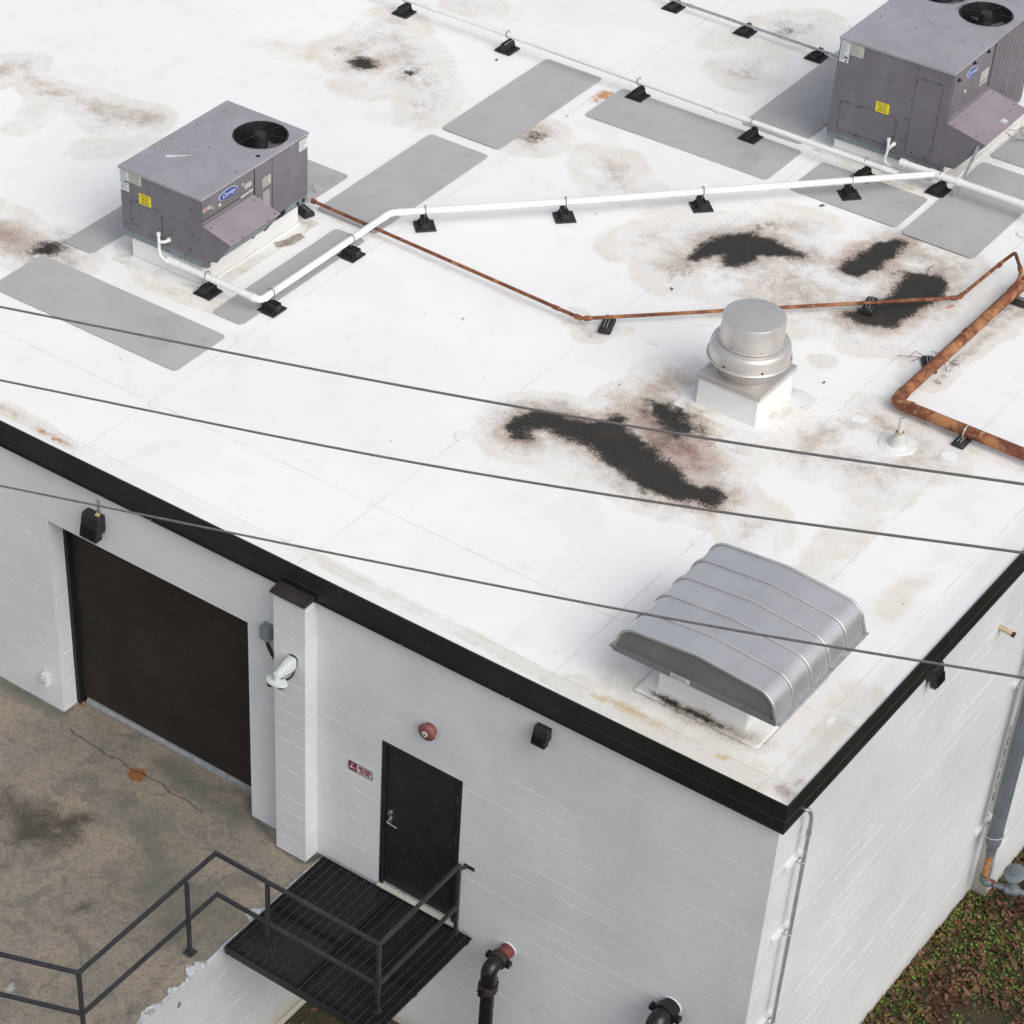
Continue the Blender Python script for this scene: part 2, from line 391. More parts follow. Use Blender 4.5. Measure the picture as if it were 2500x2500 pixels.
def lathe(bm, prof, c=(0,0,0), seg=48, mtx=None):
    c = Vector(c); rings = []
    for r, z in prof:
        if r < 1e-5: rings.append([bm.verts.new(c+Vector((0,0,z)))])
        else: rings.append([bm.verts.new(c+Vector((r*math.cos(2*math.pi*k/seg), r*math.sin(2*math.pi*k/seg), z))) for k in range(seg)])
    if mtx:
        for rg in rings:
            for v in rg: v.co = mtx @ v.co
    for a, b_ in zip(rings, rings[1:]):
        for k in range(seg):
            k2 = (k+1) % seg
            q = [a[k%len(a)]] + ([a[k2]] if len(a) > 1 else []) + ([b_[k2]] if len(b_) > 1 else []) + [b_[k%len(b_)]]
            if len(set(q)) > 2: bm.faces.new(q)
    return bm
def rot_to(d, loc):
    """matrix taking +Z to d and moving to loc"""
    return Matrix.Translation(Vector(loc)) @ Vector(d).to_track_quat('Z', 'Y').to_matrix().to_4x4()
def text_mesh(body, size, origin, xdir, ydir, extr=.0012, shear=0., align='CENTER', xs=1., off=0.):
    cu = bpy.data.curves.new('lettering', 'FONT'); cu.body = body; cu.size = size; cu.extrude = extr/2; cu.align_x = align; cu.align_y = 'CENTER'
    cu.shear = shear; cu.offset = off; cu.resolution_u = 3; cu.space_line = .85
    t = bpy.data.objects.new('lettering', cu); C.objects.link(t)
    dg = bpy.context.evaluated_depsgraph_get(); dg.update()
    me = bpy.data.meshes.new_from_object(t.evaluated_get(dg))
    bpy.data.objects.remove(t)
    x = Vector(xdir).normalized(); y = Vector(ydir).normalized(); z = x.cross(y); o = Vector(origin)
    for v in me.vertices: v.co = o + x*v.co.x*xs + y*v.co.y + z*v.co.z
    return me
def text(name, body, size, origin, xdir, ydir, mat, parent, **kw):
    me = text_mesh(body, size, origin, xdir, ydir, **kw); me.materials.clear(); me.materials.append(M[mat])
    o = bpy.data.objects.new(name, me); C.objects.link(o); o.parent = parent; return o
def plate(bm, o, xd, yd, w, h, t, r=0., seg=5):
    """thin (rounded) plate lying in the plane of xd/yd, its centre at o, thickness t along the normal"""
    o = Vector(o); xd = Vector(xd).normalized(); yd = Vector(yd).normalized(); n = xd.cross(yd)
    pts = []
    if r:
        for cx, cy, a0 in ((w/2-r,h/2-r,0),(-w/2+r,h/2-r,90),(-w/2+r,-h/2+r,180),(w/2-r,-h/2+r,270)):
            for k in range(seg+1):
                a = rad(a0+90*k/seg); pts.append((cx+r*math.cos(a), cy+r*math.sin(a)))
    else: pts = [(w/2,h/2),(-w/2,h/2),(-w/2,-h/2),(w/2,-h/2)]
    A = [bm.verts.new(o+xd*a+yd*b_) for a, b_ in pts]; T = [bm.verts.new(o+xd*a+yd*b_+n*t) for a, b_ in pts]
    bm.faces.new(A[::-1]); bm.faces.new(T)
    for i in range(len(pts)): j = (i+1) % len(pts); bm.faces.new((A[i], A[j], T[j], T[i]))
    return bm

# ------------------------------------------------------------------ stain fields
def capsules(X, Y, chain, soft):
    """falloff 1 inside the chain of (x, y, r) capsules to 0 at `soft` metres outside"""
    best = np.full(X.shape, 9.)
    if len(chain) == 1: chain = chain*2
    for (x0,y0,r0), (x1,y1,r1) in zip(chain, chain[1:]):
        dx, dy = x1-x0, y1-y0; L = max(dx*dx+dy*dy, 1e-9)
        t = np.clip(((X-x0)*dx+(Y-y0)*dy)/L, 0, 1)
        d = np.hypot(X-(x0+t*dx), Y-(y0+t*dy)) - (r0+t*(r1-r0))
        best = np.minimum(best, d)
    return np.clip(.5 - best/(2*soft), 0, 1)

ZR = -.06
BLACK = [   # (chain, softness, strength)
 ([(-5.17,3.37,0.13),(-5.15,3.52,0.15),(-4.96,3.66,0.16),(-4.66,3.67,0.19),(-4.38,3.79,0.26),(-4.07,3.68,0.27),(-3.76,3.57,0.26),(-3.48,3.48,0.25),(-3.22,3.44,0.17),(-3.07,3.49,0.1),(-2.95,3.53,0.17)], .15, 1.),
 ([(-4.41,4.14,0.07),(-4.42,3.82,0.17)], .14, 1.),
 ([(-4.98,3.22,0.07),(-5.15,3.30,0.1)], .17, .9),
 ([(-4.25,4.59,0.09),(-4.01,4.49,0.19),(-3.86,4.39,0.15),(-3.66,4.46,0.05)], .24, .92),
 ([(-3.89,4.47,0.07),(-3.46,4.38,0.06),(-3.28,4.44,0.05)], .27, .60),
 ([(-5.49,7.35,0.06),(-5.43,7.65,0.14),(-5.31,7.84,0.22),(-5.12,8.01,0.25),(-4.97,8.08,0.21),(-4.77,8.11,0.13),(-4.51,8.18,0.05)], .13, 1.),
 ([(-5.09,7.64,0.17),(-5.04,7.73,0.15)], .13, 1.),
 ([(-5.19,8.51,0.08),(-5.09,8.62,0.05)], .3, .6),
 ([(-3.92,8.30,0.15),(-3.88,8.48,0.17),(-3.86,8.73,0.17),(-3.82,8.95,0.14),(-3.78,9.11,0.1)], .12, 1.),
 ([(-3.50,7.41,0.06),(-3.32,7.47,0.15),(-3.18,7.58,0.2),(-3.15,7.82,0.2),(-3.11,8.14,0.22),(-3.10,8.40,0.26),(-3.10,8.51,0.24),(-3.24,8.51,0.16)], .13, 1.),
 ([(-3.42,8.56,0.12)], .3, .62),
 ([(-11.36,8.80,0.17)], .14, .88), ([(-10.71,8.93,0.13)], .20, .66), ([(-8.55,8.56,0.14)], .20, .74), ([(-11.72,8.86,0.1)], .35, .44),
 ([(-11.47,2.91,0.18),(-11.54,2.74,0.06)], .18, .85), ([(-5.43,7.02,0.1)], .35, .66), ([(-7.51,13.02,0.1)], .35, .62),
 ([(-1.78,0.61,0.03),(-1.65,0.60,0.045),(-1.47,0.60,0.05),(-1.21,0.60,0.045),(-0.99,0.60,0.03)], .075, .80),
 ([(-3.52,3.74,0.2)], .3, .3), ([(-2.08,6.08,0.02),(-1.44,5.97,0.03)], .08, .5), ([(-2.07,6.81,0.02),(-2.10,7.24,0.04),(-2.14,7.52,0.02)], .10, .62), ([(-2.15,8.23,0.02),(-2.13,8.78,0.05)], .12, .6),
 ([(-5.48,5.43,0.03),(-5.41,5.50,0.03)], .08, .6),
]
BROWN = [
 ([(-5.20,3.41,0.25),(-4.62,3.61,0.35),(-4.03,3.62,0.4),(-3.37,3.50,0.4),(-2.96,3.53,0.2)], .3, .62),
 ([(-5.19,2.98,0.1),(-4.67,3.11,0.15),(-4.07,3.13,0.2)], .3, .33),
 ([(-4.34,4.40,0.3),(-3.75,4.11,0.45),(-3.39,4.02,0.35)], .35, .85),
 ([(-4.35,5.13,0.25),(-4.36,4.77,0.2)], .35, .70),
 ([(-3.43,3.99,0.4),(-3.16,4.29,0.2),(-3.18,4.74,0.1)], .4, .50),
 ([(-5.56,7.02,0.2),(-5.37,7.73,0.3),(-4.84,8.21,0.3),(-4.30,8.18,0.1)], .3, .70),
 ([(-5.41,8.22,0.2),(-5.18,8.58,0.2),(-4.81,8.70,0.3)], .4, .50),
 ([(-3.95,8.22,0.3),(-3.80,9.02,0.3),(-3.18,9.05,0.3),(-2.82,8.24,0.3),(-3.20,7.48,0.3)], .35, .60),
 ([(-5.82,7.44,0.3),(-4.95,7.45,0.6),(-4.40,7.43,0.8),(-3.73,7.63,0.6)], .5, .44),
 ([(-3.14,7.04,0.2),(-2.76,7.18,0.15),(-2.54,7.82,0.15),(-2.68,8.57,0.15)], .3, .38),
 ([(-7.41,8.53,0.25),(-7.12,8.32,0.2)], .4, .52),
 ([(-7.68,8.64,0.15),(-7.15,8.18,0.3),(-6.71,8.21,0.2),(-6.39,8.17,0.2),(-6.11,7.91,0.2)], .35, .38),
 ([(-6.23,7.11,0.2),(-6.11,7.44,0.25),(-5.79,7.93,0.2)], .35, .42),
 ([(-7.34,11.66,0.3),(-7.42,12.10,0.2)], .45, .45), ([(-7.58,13.07,0.2),(-7.29,13.38,0.2)], .45, .50), ([(-7.80,12.23,0.5)], .5, .2),
 ([(-11.66,8.97,0.2),(-11.72,9.89,0.3),(-10.84,9.12,0.4),(-10.14,8.69,0.25),(-9.99,8.13,0.2)], .4, .42),
 ([(-11.75,8.89,0.12)], .3, .62), ([(-10.08,8.40,0.12)], .3, .62), ([(-11.30,10.95,0.2),(-10.94,11.11,0.15)], .3, .35),
 ([(-10.99,8.44,0.35)], .4, .35), ([(-8.45,8.42,0.2)], .25, .45),
 ([(-15.01,5.63,0.3),(-14.88,5.95,0.18),(-14.75,6.19,0.05)], .35, .55),
 ([(-14.72,6.00,0.1),(-14.04,5.71,0.15),(-13.48,5.82,0.2),(-12.95,5.75,0.3),(-12.62,5.93,0.25),(-12.54,6.06,0.1)], .3, .55),
 ([(-12.35,5.62,0.12),(-12.46,5.20,0.1),(-12.63,4.94,0.1)], .35, .42), ([(-14.03,5.70,0.1),(-13.74,5.18,0.1),(-13.72,4.86,0.12)], .35, .34),
 ([(-12.28,2.83,0.3),(-11.86,2.81,0.3),(-11.46,2.90,0.25),(-11.04,2.89,0.12)], .35, .72), ([(-12.57,3.07,0.2),(-12.28,3.18,0.1)], .35, .4),
 ([(-1.84,4.97,0.15),(-1.60,4.74,0.12)], .35, .66),
 ([(-2.56,4.77,0.15),(-2.57,5.13,0.25),(-2.46,5.50,0.25),(-2.38,5.84,0.2),(-2.00,5.67,0.35),(-1.49,5.51,0.25)], .35, .50),
 ([(-2.36,4.74,0.2),(-2.17,4.98,0.25),(-1.79,4.92,0.3),(-1.66,5.47,0.25)], .38, .52),
 ([(-1.62,4.26,0.15),(-1.56,3.88,0.15),(-1.48,3.11,0.12)], .3, .30),
 ([(-2.37,3.37,0.15),(-2.33,3.18,0.12)], .28, .66), ([(-2.16,3.32,0.2),(-2.33,3.62,0.15)], .35, .30),
 ([(-2.89,5.25,0.2),(-2.79,5.52,0.2)], .35, .30),
 ([(-2.08,6.08,0.04),(-1.36,5.99,0.04)], .14, .6), ([(-2.12,6.72,0.05),(-2.10,7.14,0.05),(-2.07,7.87,0.05),(-2.05,8.52,0.08),(-1.98,8.68,0.1)], .16, .62),
 ([(-2.34,6.95,0.12),(-2.34,6.76,0.06)], .25, .5),
 ([(-5.90,5.50,0.05),(-5.55,5.30,0.08),(-5.37,5.60,0.05)], .2, .55), ([(-3.57,7.44,0.03),(-4.05,7.01,0.03)], .1, .5),
 ([(-1.75,0.58,0.05),(-1.29,0.59,0.09),(-0.82,0.60,0.08),(-0.63,0.65,0.05)], .14, .75), ([(-0.20,0.23,0.04),(-0.10,0.18,0.06),(-0.04,0.09,0.02)], .10, 1.), ([(-0.09,0.29,0.02),(-0.10,0.38,0.04)], .08, .8),
 ([(-9.08,0.21,0.05),(-8.64,0.18,0.03)], .1, .6), ([(-9.72,0.27,0.05),(-9.04,0.24,0.05)], .12, .5),
 ([(-9.94,3.19,0.04),(-8.92,3.13,0.04)], .15, .45),
 ([(-3.29,6.40,0.04),(-3.26,6.43,0.05)], .2, .4), ([(-2.40,0.23,0.1),(-1.47,0.17,0.15),(-0.43,0.22,0.12),(-0.20,0.40,0.1),(-0.25,1.77,0.12)], .3, .30), ([(-5.83,0.27,0.05),(-3.81,0.25,0.06),(-2.36,0.18,0.06)], .12, .30), ([(-2.22,0.66,0.1),(-1.67,0.22,0.1)], .3, .25), ([(-0.67,2.94,0.1),(-0.65,4.17,0.1)], .3, .22), ([(-1.59,1.45,0.1),(-0.69,1.56,0.1)], .3, .0),
 ([(-10.83,3.50,0.04),(-10.12,3.05,0.04),(-9.37,3.10,0.04)], .12, .45),
]
TAN = [
 ([(-12.73,8.51,0.25),(-12.45,8.50,0.3),(-11.87,8.46,0.25),(-11.93,8.19,0.15)], .35, .32), ([(-12.45,3.29,0.1),(-11.98,3.07,0.05)], .3, .35),
 ([(-13.97,5.89,0.05),(-13.27,5.89,0.05),(-12.61,6.14,0.05)], .15, .35), ([(-2.18,0.25,0.03),(-1.98,0.29,0.05),(-1.78,0.29,0.06),(-1.52,0.26,0.03)], .08, .75),
 ([(-1.44,0.26,0.03),(-1.10,0.28,0.02)], .1, .4), ([(-0.85,0.24,0.03),(-0.78,0.28,0.03)], .04, .75), ([(-9.65,0.19,0.03),(-9.11,0.18,0.03)], .1, .45),
 ([(-9.54,5.51,0.012),(-9.07,5.47,0.02),(-8.17,5.46,0.02),(-7.16,5.38,0.012),(-6.34,5.36,0.02),(-5.78,5.33,0.012)], .07, .5),
 ([(-5.24,5.65,0.012),(-4.64,6.23,0.012),(-4.02,6.77,0.01)], .06, .45), ([(-1.22,5.91,0.02),(-0.63,5.92,0.03)], .09, .55),
 ([(-7.50,8.72,0.35)], .3, .28), ([(-5.43,3.16,0.04),(-5.22,3.62,0.08)], .2, .4),
 ([(-10.48,3.32,0.03),(-9.77,3.21,0.04),(-9.03,3.26,0.03)], .12, .5), ([(-2.93,7.31,0.02),(-2.74,7.14,0.02)], .1, .3),
 ([(-5.59,10.67,0.06),(-4.98,10.38,0.06),(-4.15,10.29,0.06)], .2, .6), ([(-3.76,11.22,0.1),(-3.91,12.64,0.2)], .3, .4),
]
RUST = [
 ([(-8.45,9.81,0.03),(-8.43,10.01,0.08),(-8.39,10.09,0.03)], .10, 1.), ([(-8.94,9.75,0.02),(-8.80,9.72,0.03)], .08, .0), ([(-8.82,10.85,0.02)], .07, .45),
 ([(-9.05,0.18,0.012),(-8.75,0.17,0.03),(-8.64,0.18,0.01)], .06, .8), ([(-2.70,8.24,0.03),(-2.65,8.32,0.03)], .05, .7), ([(-9.59,9.73,0.01)], .05, .5),
]
def fields(X, Y):
    out = []
    halo = [([(x, y, r+.10) for x, y, r in ch], soft+.22, min(1., st)) for ch, soft, st in BLACK if soft > .1]
    for lst in (BLACK, BROWN+halo, TAN, RUST):
        f = np.zeros(X.shape)
        for chain, soft, st in lst: f = np.maximum(f, capsules(X, Y, chain, soft)*st)
        out.append(np.clip(f, 0, 1))
    return out
def grid_obj(name, xs, ys, zf, mat, fn, parent=None):
    X, Y = np.meshgrid(xs, ys); ny, nx = X.shape
    co = np.stack([X, Y, zf(X, Y)], -1).reshape(-1, 3)
    idx = np.arange(nx*ny).reshape(ny, nx)
    q = np.stack([idx[:-1,:-1], idx[:-1,1:], idx[1:,1:], idx[1:,:-1]], -1).reshape(-1, 4)
    me = bpy.data.meshes.new(name); me.vertices.add(len(co)); me.vertices.foreach_set('co', co.ravel())
    me.loops.add(q.size); me.loops.foreach_set('vertex_index', q.ravel().astype(np.int32))
    me.polygons.add(len(q)); me.polygons.foreach_set('loop_start', np.arange(0, q.size, 4, dtype=np.int32))
    me.update(calc_edges=True)
    a = me.attributes.new('stain', 'FLOAT_COLOR', 'POINT')
    a.data.foreach_set('color', np.stack(fn(X, Y), -1).astype(np.float32).ravel())
    me.polygons.foreach_set('use_smooth', [True]*len(q))
    me.materials.append(M[mat]); o = bpy.data.objects.new(name, me); C.objects.link(o)
    if parent: o.parent = parent
    return o

# ------------------------------------------------------------------ ground and dock slab (structure)
ZG, ZB, WY, WX = -3.854, -5.83, .061, -.061
bm = B(); box(bm, -400, 400, -400, 400, ZB-.3, ZB); ground = link('ground', bm, 'dirt'); tag(ground, kind='structure')
def slab_fields(X, Y):
    K = np.zeros(X.shape); G = K.copy(); R = K.copy(); A = K.copy()
    def ad(F, ch, soft, st): return np.maximum(F, capsules(X, Y, ch, soft)*st)
    K = ad(K, [(-8.53,-1.39,0.15),(-7.91,-1.53,0.35),(-7.65,-1.48,0.25),(-7.62,-1.22,0.16),(-7.58,-1.13,0.05)], .3, .72)
    K = ad(K, [(-7.75,-1.38,0.08),(-7.67,-1.24,0.1),(-7.60,-1.14,0.07)], .18, 1.)
    K = ad(K, [(-8.03,-1.86,0.2),(-7.70,-1.76,0.2)], .4, .5)
    K = ad(K, [(-7.76,-2.20,0.05)], .15, .6)
    K = ad(K, [(-6.80,-2.26,0.06),(-6.69,-2.09,0.1),(-6.66,-1.99,0.03)], .1, .62); K = ad(K, [(-6.63,-2.50,0.06)], .12, .55)
    K = ad(K, [(-5.50,-2.02,0.05),(-5.41,-2.45,0.06),(-5.35,-2.90,0.06)], .12, .5)
    G = ad(G, [(-7.30,-0.80,0.15),(-6.92,-0.83,0.2),(-6.29,-1.29,0.3),(-6.64,-1.56,0.2),(-5.64,-1.39,0.3)], .5, .8)
    G = ad(G, [(-7.51,0.12,0.1),(-6.76,-0.05,0.1),(-6.24,-0.05,0.12)], .22, 1.)
    G = ad(G, [(-9.88,-0.03,0.08),(-8.93,-0.01,0.06)], .12, 1.); G = ad(G, [(-5.76,-1.71,0.25),(-5.24,-1.60,0.15),(-5.86,-1.26,0.2)], .35, .8); K = ad(K, [(-9.91,0.00,0.03),(-8.94,0.03,0.02),(-8.91,0.24,0.01)], .05, .8); K = ad(K, [(-6.18,0.07,0.02),(-5.68,-0.13,0.02),(-5.28,-0.15,0.03),(-5.20,0.08,0.04)], .05, .9); G = ad(G, [(-6.17,0.04,0.05),(-5.79,-0.03,0.05),(-5.22,-0.21,0.05)], .12, .6)
    R = ad(R, [(-7.60,-0.22,0.11)], .08, .95); R = ad(R, [(-8.91,0.28,0.03),(-8.85,0.28,0.01)], .05, .8)
    A = ad(A, [(-6.52,-3.43,0.05),(-6.56,-3.35,0.02)], .05, .8); A = ad(A, [(-5.98,-2.06,0.02)], .04, .8); A = ad(A, [(-6.18,-0.33,0.02),(-6.20,-0.27,0.01)], .03, .7); A = ad(A, [(-9.04,-0.29,0.02)], .04, .7)
    A = ad(A, [(-6.32,-2.37,0.01)], .04, .8); A = ad(A, [(-5.94,-2.54,0.02)], .03, .7)
    return [K, G, R, A]
xs = np.concatenate([np.linspace(-30, -12.6, 12), np.arange(-12.5, -5.19, .035), [-5.185]])
ys = np.concatenate([[-14, -10, -7], np.arange(-5.5, .36, .035)])
slab = grid_obj('dock_slab', xs, ys, lambda X, Y: np.full(X.shape, ZG) + .006*np.sin(X*1.7)*np.cos(Y*2.1)*(X < -5.3), 'concrete', slab_fields)
tag(slab, kind='structure')

# ------------------------------------------------------------------ building
def strip_wall(bm, u0, u1, z0, z1, P, N, holes=(), step=.14, seed=0, j0=-1.003, amp=1.):
    """block wall in courses of 0.2032 m: P(u) gives the foot point, N the outward normal; every joint is a shallow
    groove with a lip of paint of varying height below it"""
    N = Vector(N); us = list(np.arange(u0, u1, step)) + [u1]
    zs = [(z0,0),(z1,0)]
    k = int(math.floor((j0-z1)/.2032)) - 1
    while True:
        zj = j0 - .2032*k
        if zj < z0+.02: break
        if zj < z1-.02:
            s = 1 if k % 2 == 0 else .5
            zs += [(zj+.006, 0), (zj+.0020, -k*10-3), (zj-.0018, k*10+1000), (zj-.006, 0)]
        k += 1
    for h in holes:
        us += [h[0], h[1]]; zs += [(h[2],0),(h[3],0)]
    us = sorted(set(round(float(u), 4) for u in us)); zs = sorted(zs, key=lambda t: t[0])
    z2 = []
    for z, c in zs:
        if z2 and abs(z-z2[-1][0]) < .001: continue
        z2.append((z, c))
    zs = z2; V = []
    hz = set(round(x,3) for h in holes for x in h[2:4]); hu = set(round(x,3) for h in holes for x in h[0:2])
    for (z, c) in zs:
        row = []
        for u in us:
            d = 0.
            edge = (u-u0 < .02 or u1-u < .02) or any(h[2]-.01 < z < h[3]+.01 and (abs(u-h[0]) < .02 or abs(u-h[1]) < .02) for h in holes) or round(z,3) in hz
            if c and not edge:
                kk = (c-1000)//10 if c >= 1000 else (-c-3)//10
                n = noise.noise(Vector((u*.8+seed, kk*7.3, 1.7)))*1.3 + noise.noise(Vector((u*4.1, kk*3.9+seed, 5.)))*.6
                a = (.62 + n*.75) if kk % 2 == 0 else (.34 + n*.8)
                a = max(0.04, min(1., a))
                d = (.0019 if c >= 1000 else -.0030)*a*amp
            p = Vector(P(u)) + N*d
            row.append(bm.verts.new((p.x, p.y, z)))
        V.append(row)
    for i in range(len(zs)-1):
        zc = (zs[i][0]+zs[i+1][0])/2
        for k in range(len(us)-1):
            uc = (us[k]+us[k+1])/2
            if any(h[0] < uc < h[1] and h[2] < zc < h[3] for h in holes): continue
            bm.faces.new((V[i][k], V[i][k+1], V[i+1][k+1], V[i+1][k]))
    return bm

DOCK = (-8.955, -6.179, ZG, -1.101); DOOR = (-4.443, -3.448, -3.797, -1.745)
bld = empty('commercial_building', (-9, 6, ZB), 0, 'low white painted block building with a flat white roof and black roof edge', 'building')
def part(name, bm, mat, parent=bld, **kw):
    o = link(name, bm, mat, parent, **kw)
    if parent is bld: o.location = (9, -6, -ZB)          # geometry is written in world metres
    return o
bm = B()
strip_wall(bm, -24, WX, ZB, -.30, lambda u: (u, WY, 0), (0,-1,0), [(DOCK[0], DOCK[1], ZG-.06, DOCK[3]), DOOR, (-24.1, -5.25, ZB-.1, ZG-.06)], amp=.6)
part('wall', bm, 'wall')
bm = B(); strip_wall(bm, WY, 30, ZB, -.30, lambda u: (WX, u, 0), (1,0,0), seed=31, amp=.6); part('wall', bm, 'wall')
# reveals of the two openings
for ux, nx_, sd_ in ((DOCK[0],1,3),(DOCK[1],-1,5)):
    bm = B(); strip_wall(bm, WY, WY+.34, ZG-.04, DOCK[3], lambda u: (ux, u, 0), (nx_,0,0), seed=sd_, step=.05, amp=2.4); part('opening_jamb', bm, 'wall')
bm = B(); box(bm, DOCK[0]-.02, DOCK[1]+.02, WY+.005, WY+.34, DOCK[3], DOCK[3]+.02); part('lintel', bm, 'wall')
for x in (DOOR[0]-.02, DOOR[1]): bm = B(); box(bm, x, x+.02, WY+.003, WY+.2, DOOR[2], DOOR[3]); part('opening_jamb', bm, 'wall')
bm = B(); box(bm, DOOR[0]-.02, DOOR[1]+.02, WY+.003, WY+.2, DOOR[3], DOOR[3]+.02); part('lintel', bm, 'wall')
# roof membrane with the stain field; it rises over a cant to the fascia
xs = np.concatenate([np.arange(-19, -.06, .036), [-.045, -.012]])
ys = np.concatenate([[.012, .045], np.arange(.075, 19, .036)])
def roofz(X, Y):
    d = np.minimum(-X, Y); c = np.clip(1-(d-.01)/.32, 0, 1)
    return ZR + (.040)*c*c*(3-2*c) + .007*np.sin(X*.9+1)*np.cos(Y*.7)
roof = grid_obj('roof', xs, ys, roofz, 'roof', fields, bld); roof.location = (9, -6, -ZB)
bm = B(); box(bm, -24, -19, .012, 19, -.4, ZR); box(bm, -24, -.012, 19, 30, -.4, ZR); part('roof_extension', bm, 'flash')
# fascia: upper face, a fold, a recessed lower face and a drip
prof = [(.010,-.002),(.010,.008),(-.006,.008),(-.006,-.004),(0,-.010),(0,-.185),(-.006,-.190),(-.006,-.199),(.012,-.203),(.012,-.318),(-.004,-.322),(-.004,-.333),(.060,-.333),(.060,-.30),(.03,-.05)]
bm = B(); prev = None
for i, (px_, py_) in enumerate([(-24, 0), (0, 0), (0, 30)]):
    ring = []
    for d, z in prof:
        x, y = (px_, d) if i == 0 else (-d, d) if i == 1 else (-d, py_)
        ring.append(bm.verts.new((x, y, z)))
    if prev:
        n = len(prof)
        for k in range(n): bm.faces.new((prev[k], prev[(k+1)%n], ring[(k+1)%n], ring[k]))
    prev = ring
fas = part('fascia', bm, 'fascia')
for x in (-11.2, -8.15, -5.1): bm = B(); box(bm, x, x+.10, -.002, .01, -.198, -.004); part('fascia_joint', bm, 'fascia')
for y in (3.0, 6.05, 9.1): bm = B(); box(bm, -.01, .002, y, y+.10, -.198, -.004); part('fascia_joint', bm, 'fascia')
for x in (-4.2, -2.95, -7.4): bm = B(); box(bm, x, x+.012, -.006, .004, -.350, -.318); part('fascia_clip', bm, 'galv')
# pilaster with its cap
pil = empty('pilaster', (0,0,0)); pil.parent = bld; pil.location = (9,-6,-ZB)
PL, PR, PY = -5.677, -5.278, -.136
bm = B()
strip_wall(bm, PL, PR, ZG-.1, -.31, lambda u: (u, PY, 0), (0,-1,0), seed=9, step=.07, amp=1.5)
strip_wall(bm, PY, WY, ZG-.1, -.31, lambda u: (PR, u, 0), (1,0,0), seed=12, step=.05, amp=1.5)
strip_wall(bm, PY, WY, ZG-.1, -.31, lambda u: (PL, u, 0), (-1,0,0), seed=13, step=.05, amp=1.5)
link('shaft', bm, 'wall', pil)
bm = B(); prism(bm, [(-.172,-.315),(-.172,-.285),(-.002,-.262),(-.002,-.315)], 'x', PL-.02, PR+.02); link('cap', bm, 'capmetal', pil, bevel=.003)
# rear pilaster on the side wall: bare front edge, painted side
pil2 = empty('pilaster', (9,-6,-ZB)); pil2.parent = bld
bm = B(); strip_wall(bm, WX, .125, ZB, -.31, lambda u: (u, 5.86, 0), (0,-1,0), seed=19, step=.06); link('shaft_edge', bm, 'rawblock', pil2)
bm = B(); strip_wall(bm, 5.86, 6.95, ZB, -.31, lambda u: (.125, u, 0), (1,0,0), seed=22); strip_wall(bm, WX, .125, ZB, -.31, lambda u: (u, 6.95, 0), (0,1,0), seed=23, step=.06); link('shaft', bm, 'wall', pil2)
bm = B(); box(bm, WX, .14, 5.85, 6.96, -.315, -.29); link('cap', bm, 'capmetal', pil2)
# mastic filled crack beside the rear pilaster
bm = B()
for i in range(9):
    z = -3.2-.17*i; box(bm, WX, WX+.004, 5.80+.01*math.sin(i*3), 5.815+.012*abs(math.sin(i*2.3)), z-.13, z)
part('joint_sealant', bm, 'rubber')

# roller door
rd = empty('roller_door', (9,-6,-ZB)); rd.parent = bld
bm = B(); nsl = 52; H = DOCK[3]-ZG+.1; pts = []
for i in range(nsl):
    z = ZG + .07 + (H-.07)*i/nsl; dz = (H-.07)/nsl
    pts += [(WY+.300, z), (WY+.2965, z+dz*.25), (WY+.2950, z+dz*.5), (WY+.2965, z+dz*.75), (WY+.300, z+dz*.93)]
pts += [(WY+.35, ZG+H), (WY+.35, ZG+.07)]
prism(bm, pts, 'x', DOCK[0]+.05, DOCK[1]-.05)
def slatmat():
    b = NB('dark_brown_door_slats')
    c = b.mix(b.ramp(b.noise(.9, 4), .35, .65), (.017,.0135,.0108), (.027,.021,.016))
    return b.done(c, b.ramp(b.noise(2, 4), .3, .7, .5, .62), 0, None, .3)
M['slat'] = slatmat()
link('curtain', bm, 'slat', rd)
for x in (DOCK[0]+.001, DOCK[1]-.051): bm = B(); box(bm, x, x+.05, WY+.22, WY+.34, ZG, DOCK[3]); link('guide_rail', bm, 'black', rd)
bm = B(); prism(bm, [(WY+.255,ZG+.004),(WY+.255,ZG+.035),(WY+.285,ZG+.045),(WY+.288,ZG+.075),(WY+.32,ZG+.075),(WY+.32,ZG+.004)], 'x', DOCK[0]+.10, DOCK[1]-.0); link('bottom_bar', bm, 'galv', rd)
for k in range(5):
    x = DOCK[0]+.35+k*.53; bm = B(); lathe(bm, [(0,0),(.012,0),(.012,.012),(0,.015)], seg=8, mtx=rot_to((0,0,-1), (x, WY+.05, DOCK[3]+.002)));
    if k == 1: link('anchor_stub', bm, 'rubber', rd)
    else: bm.free()

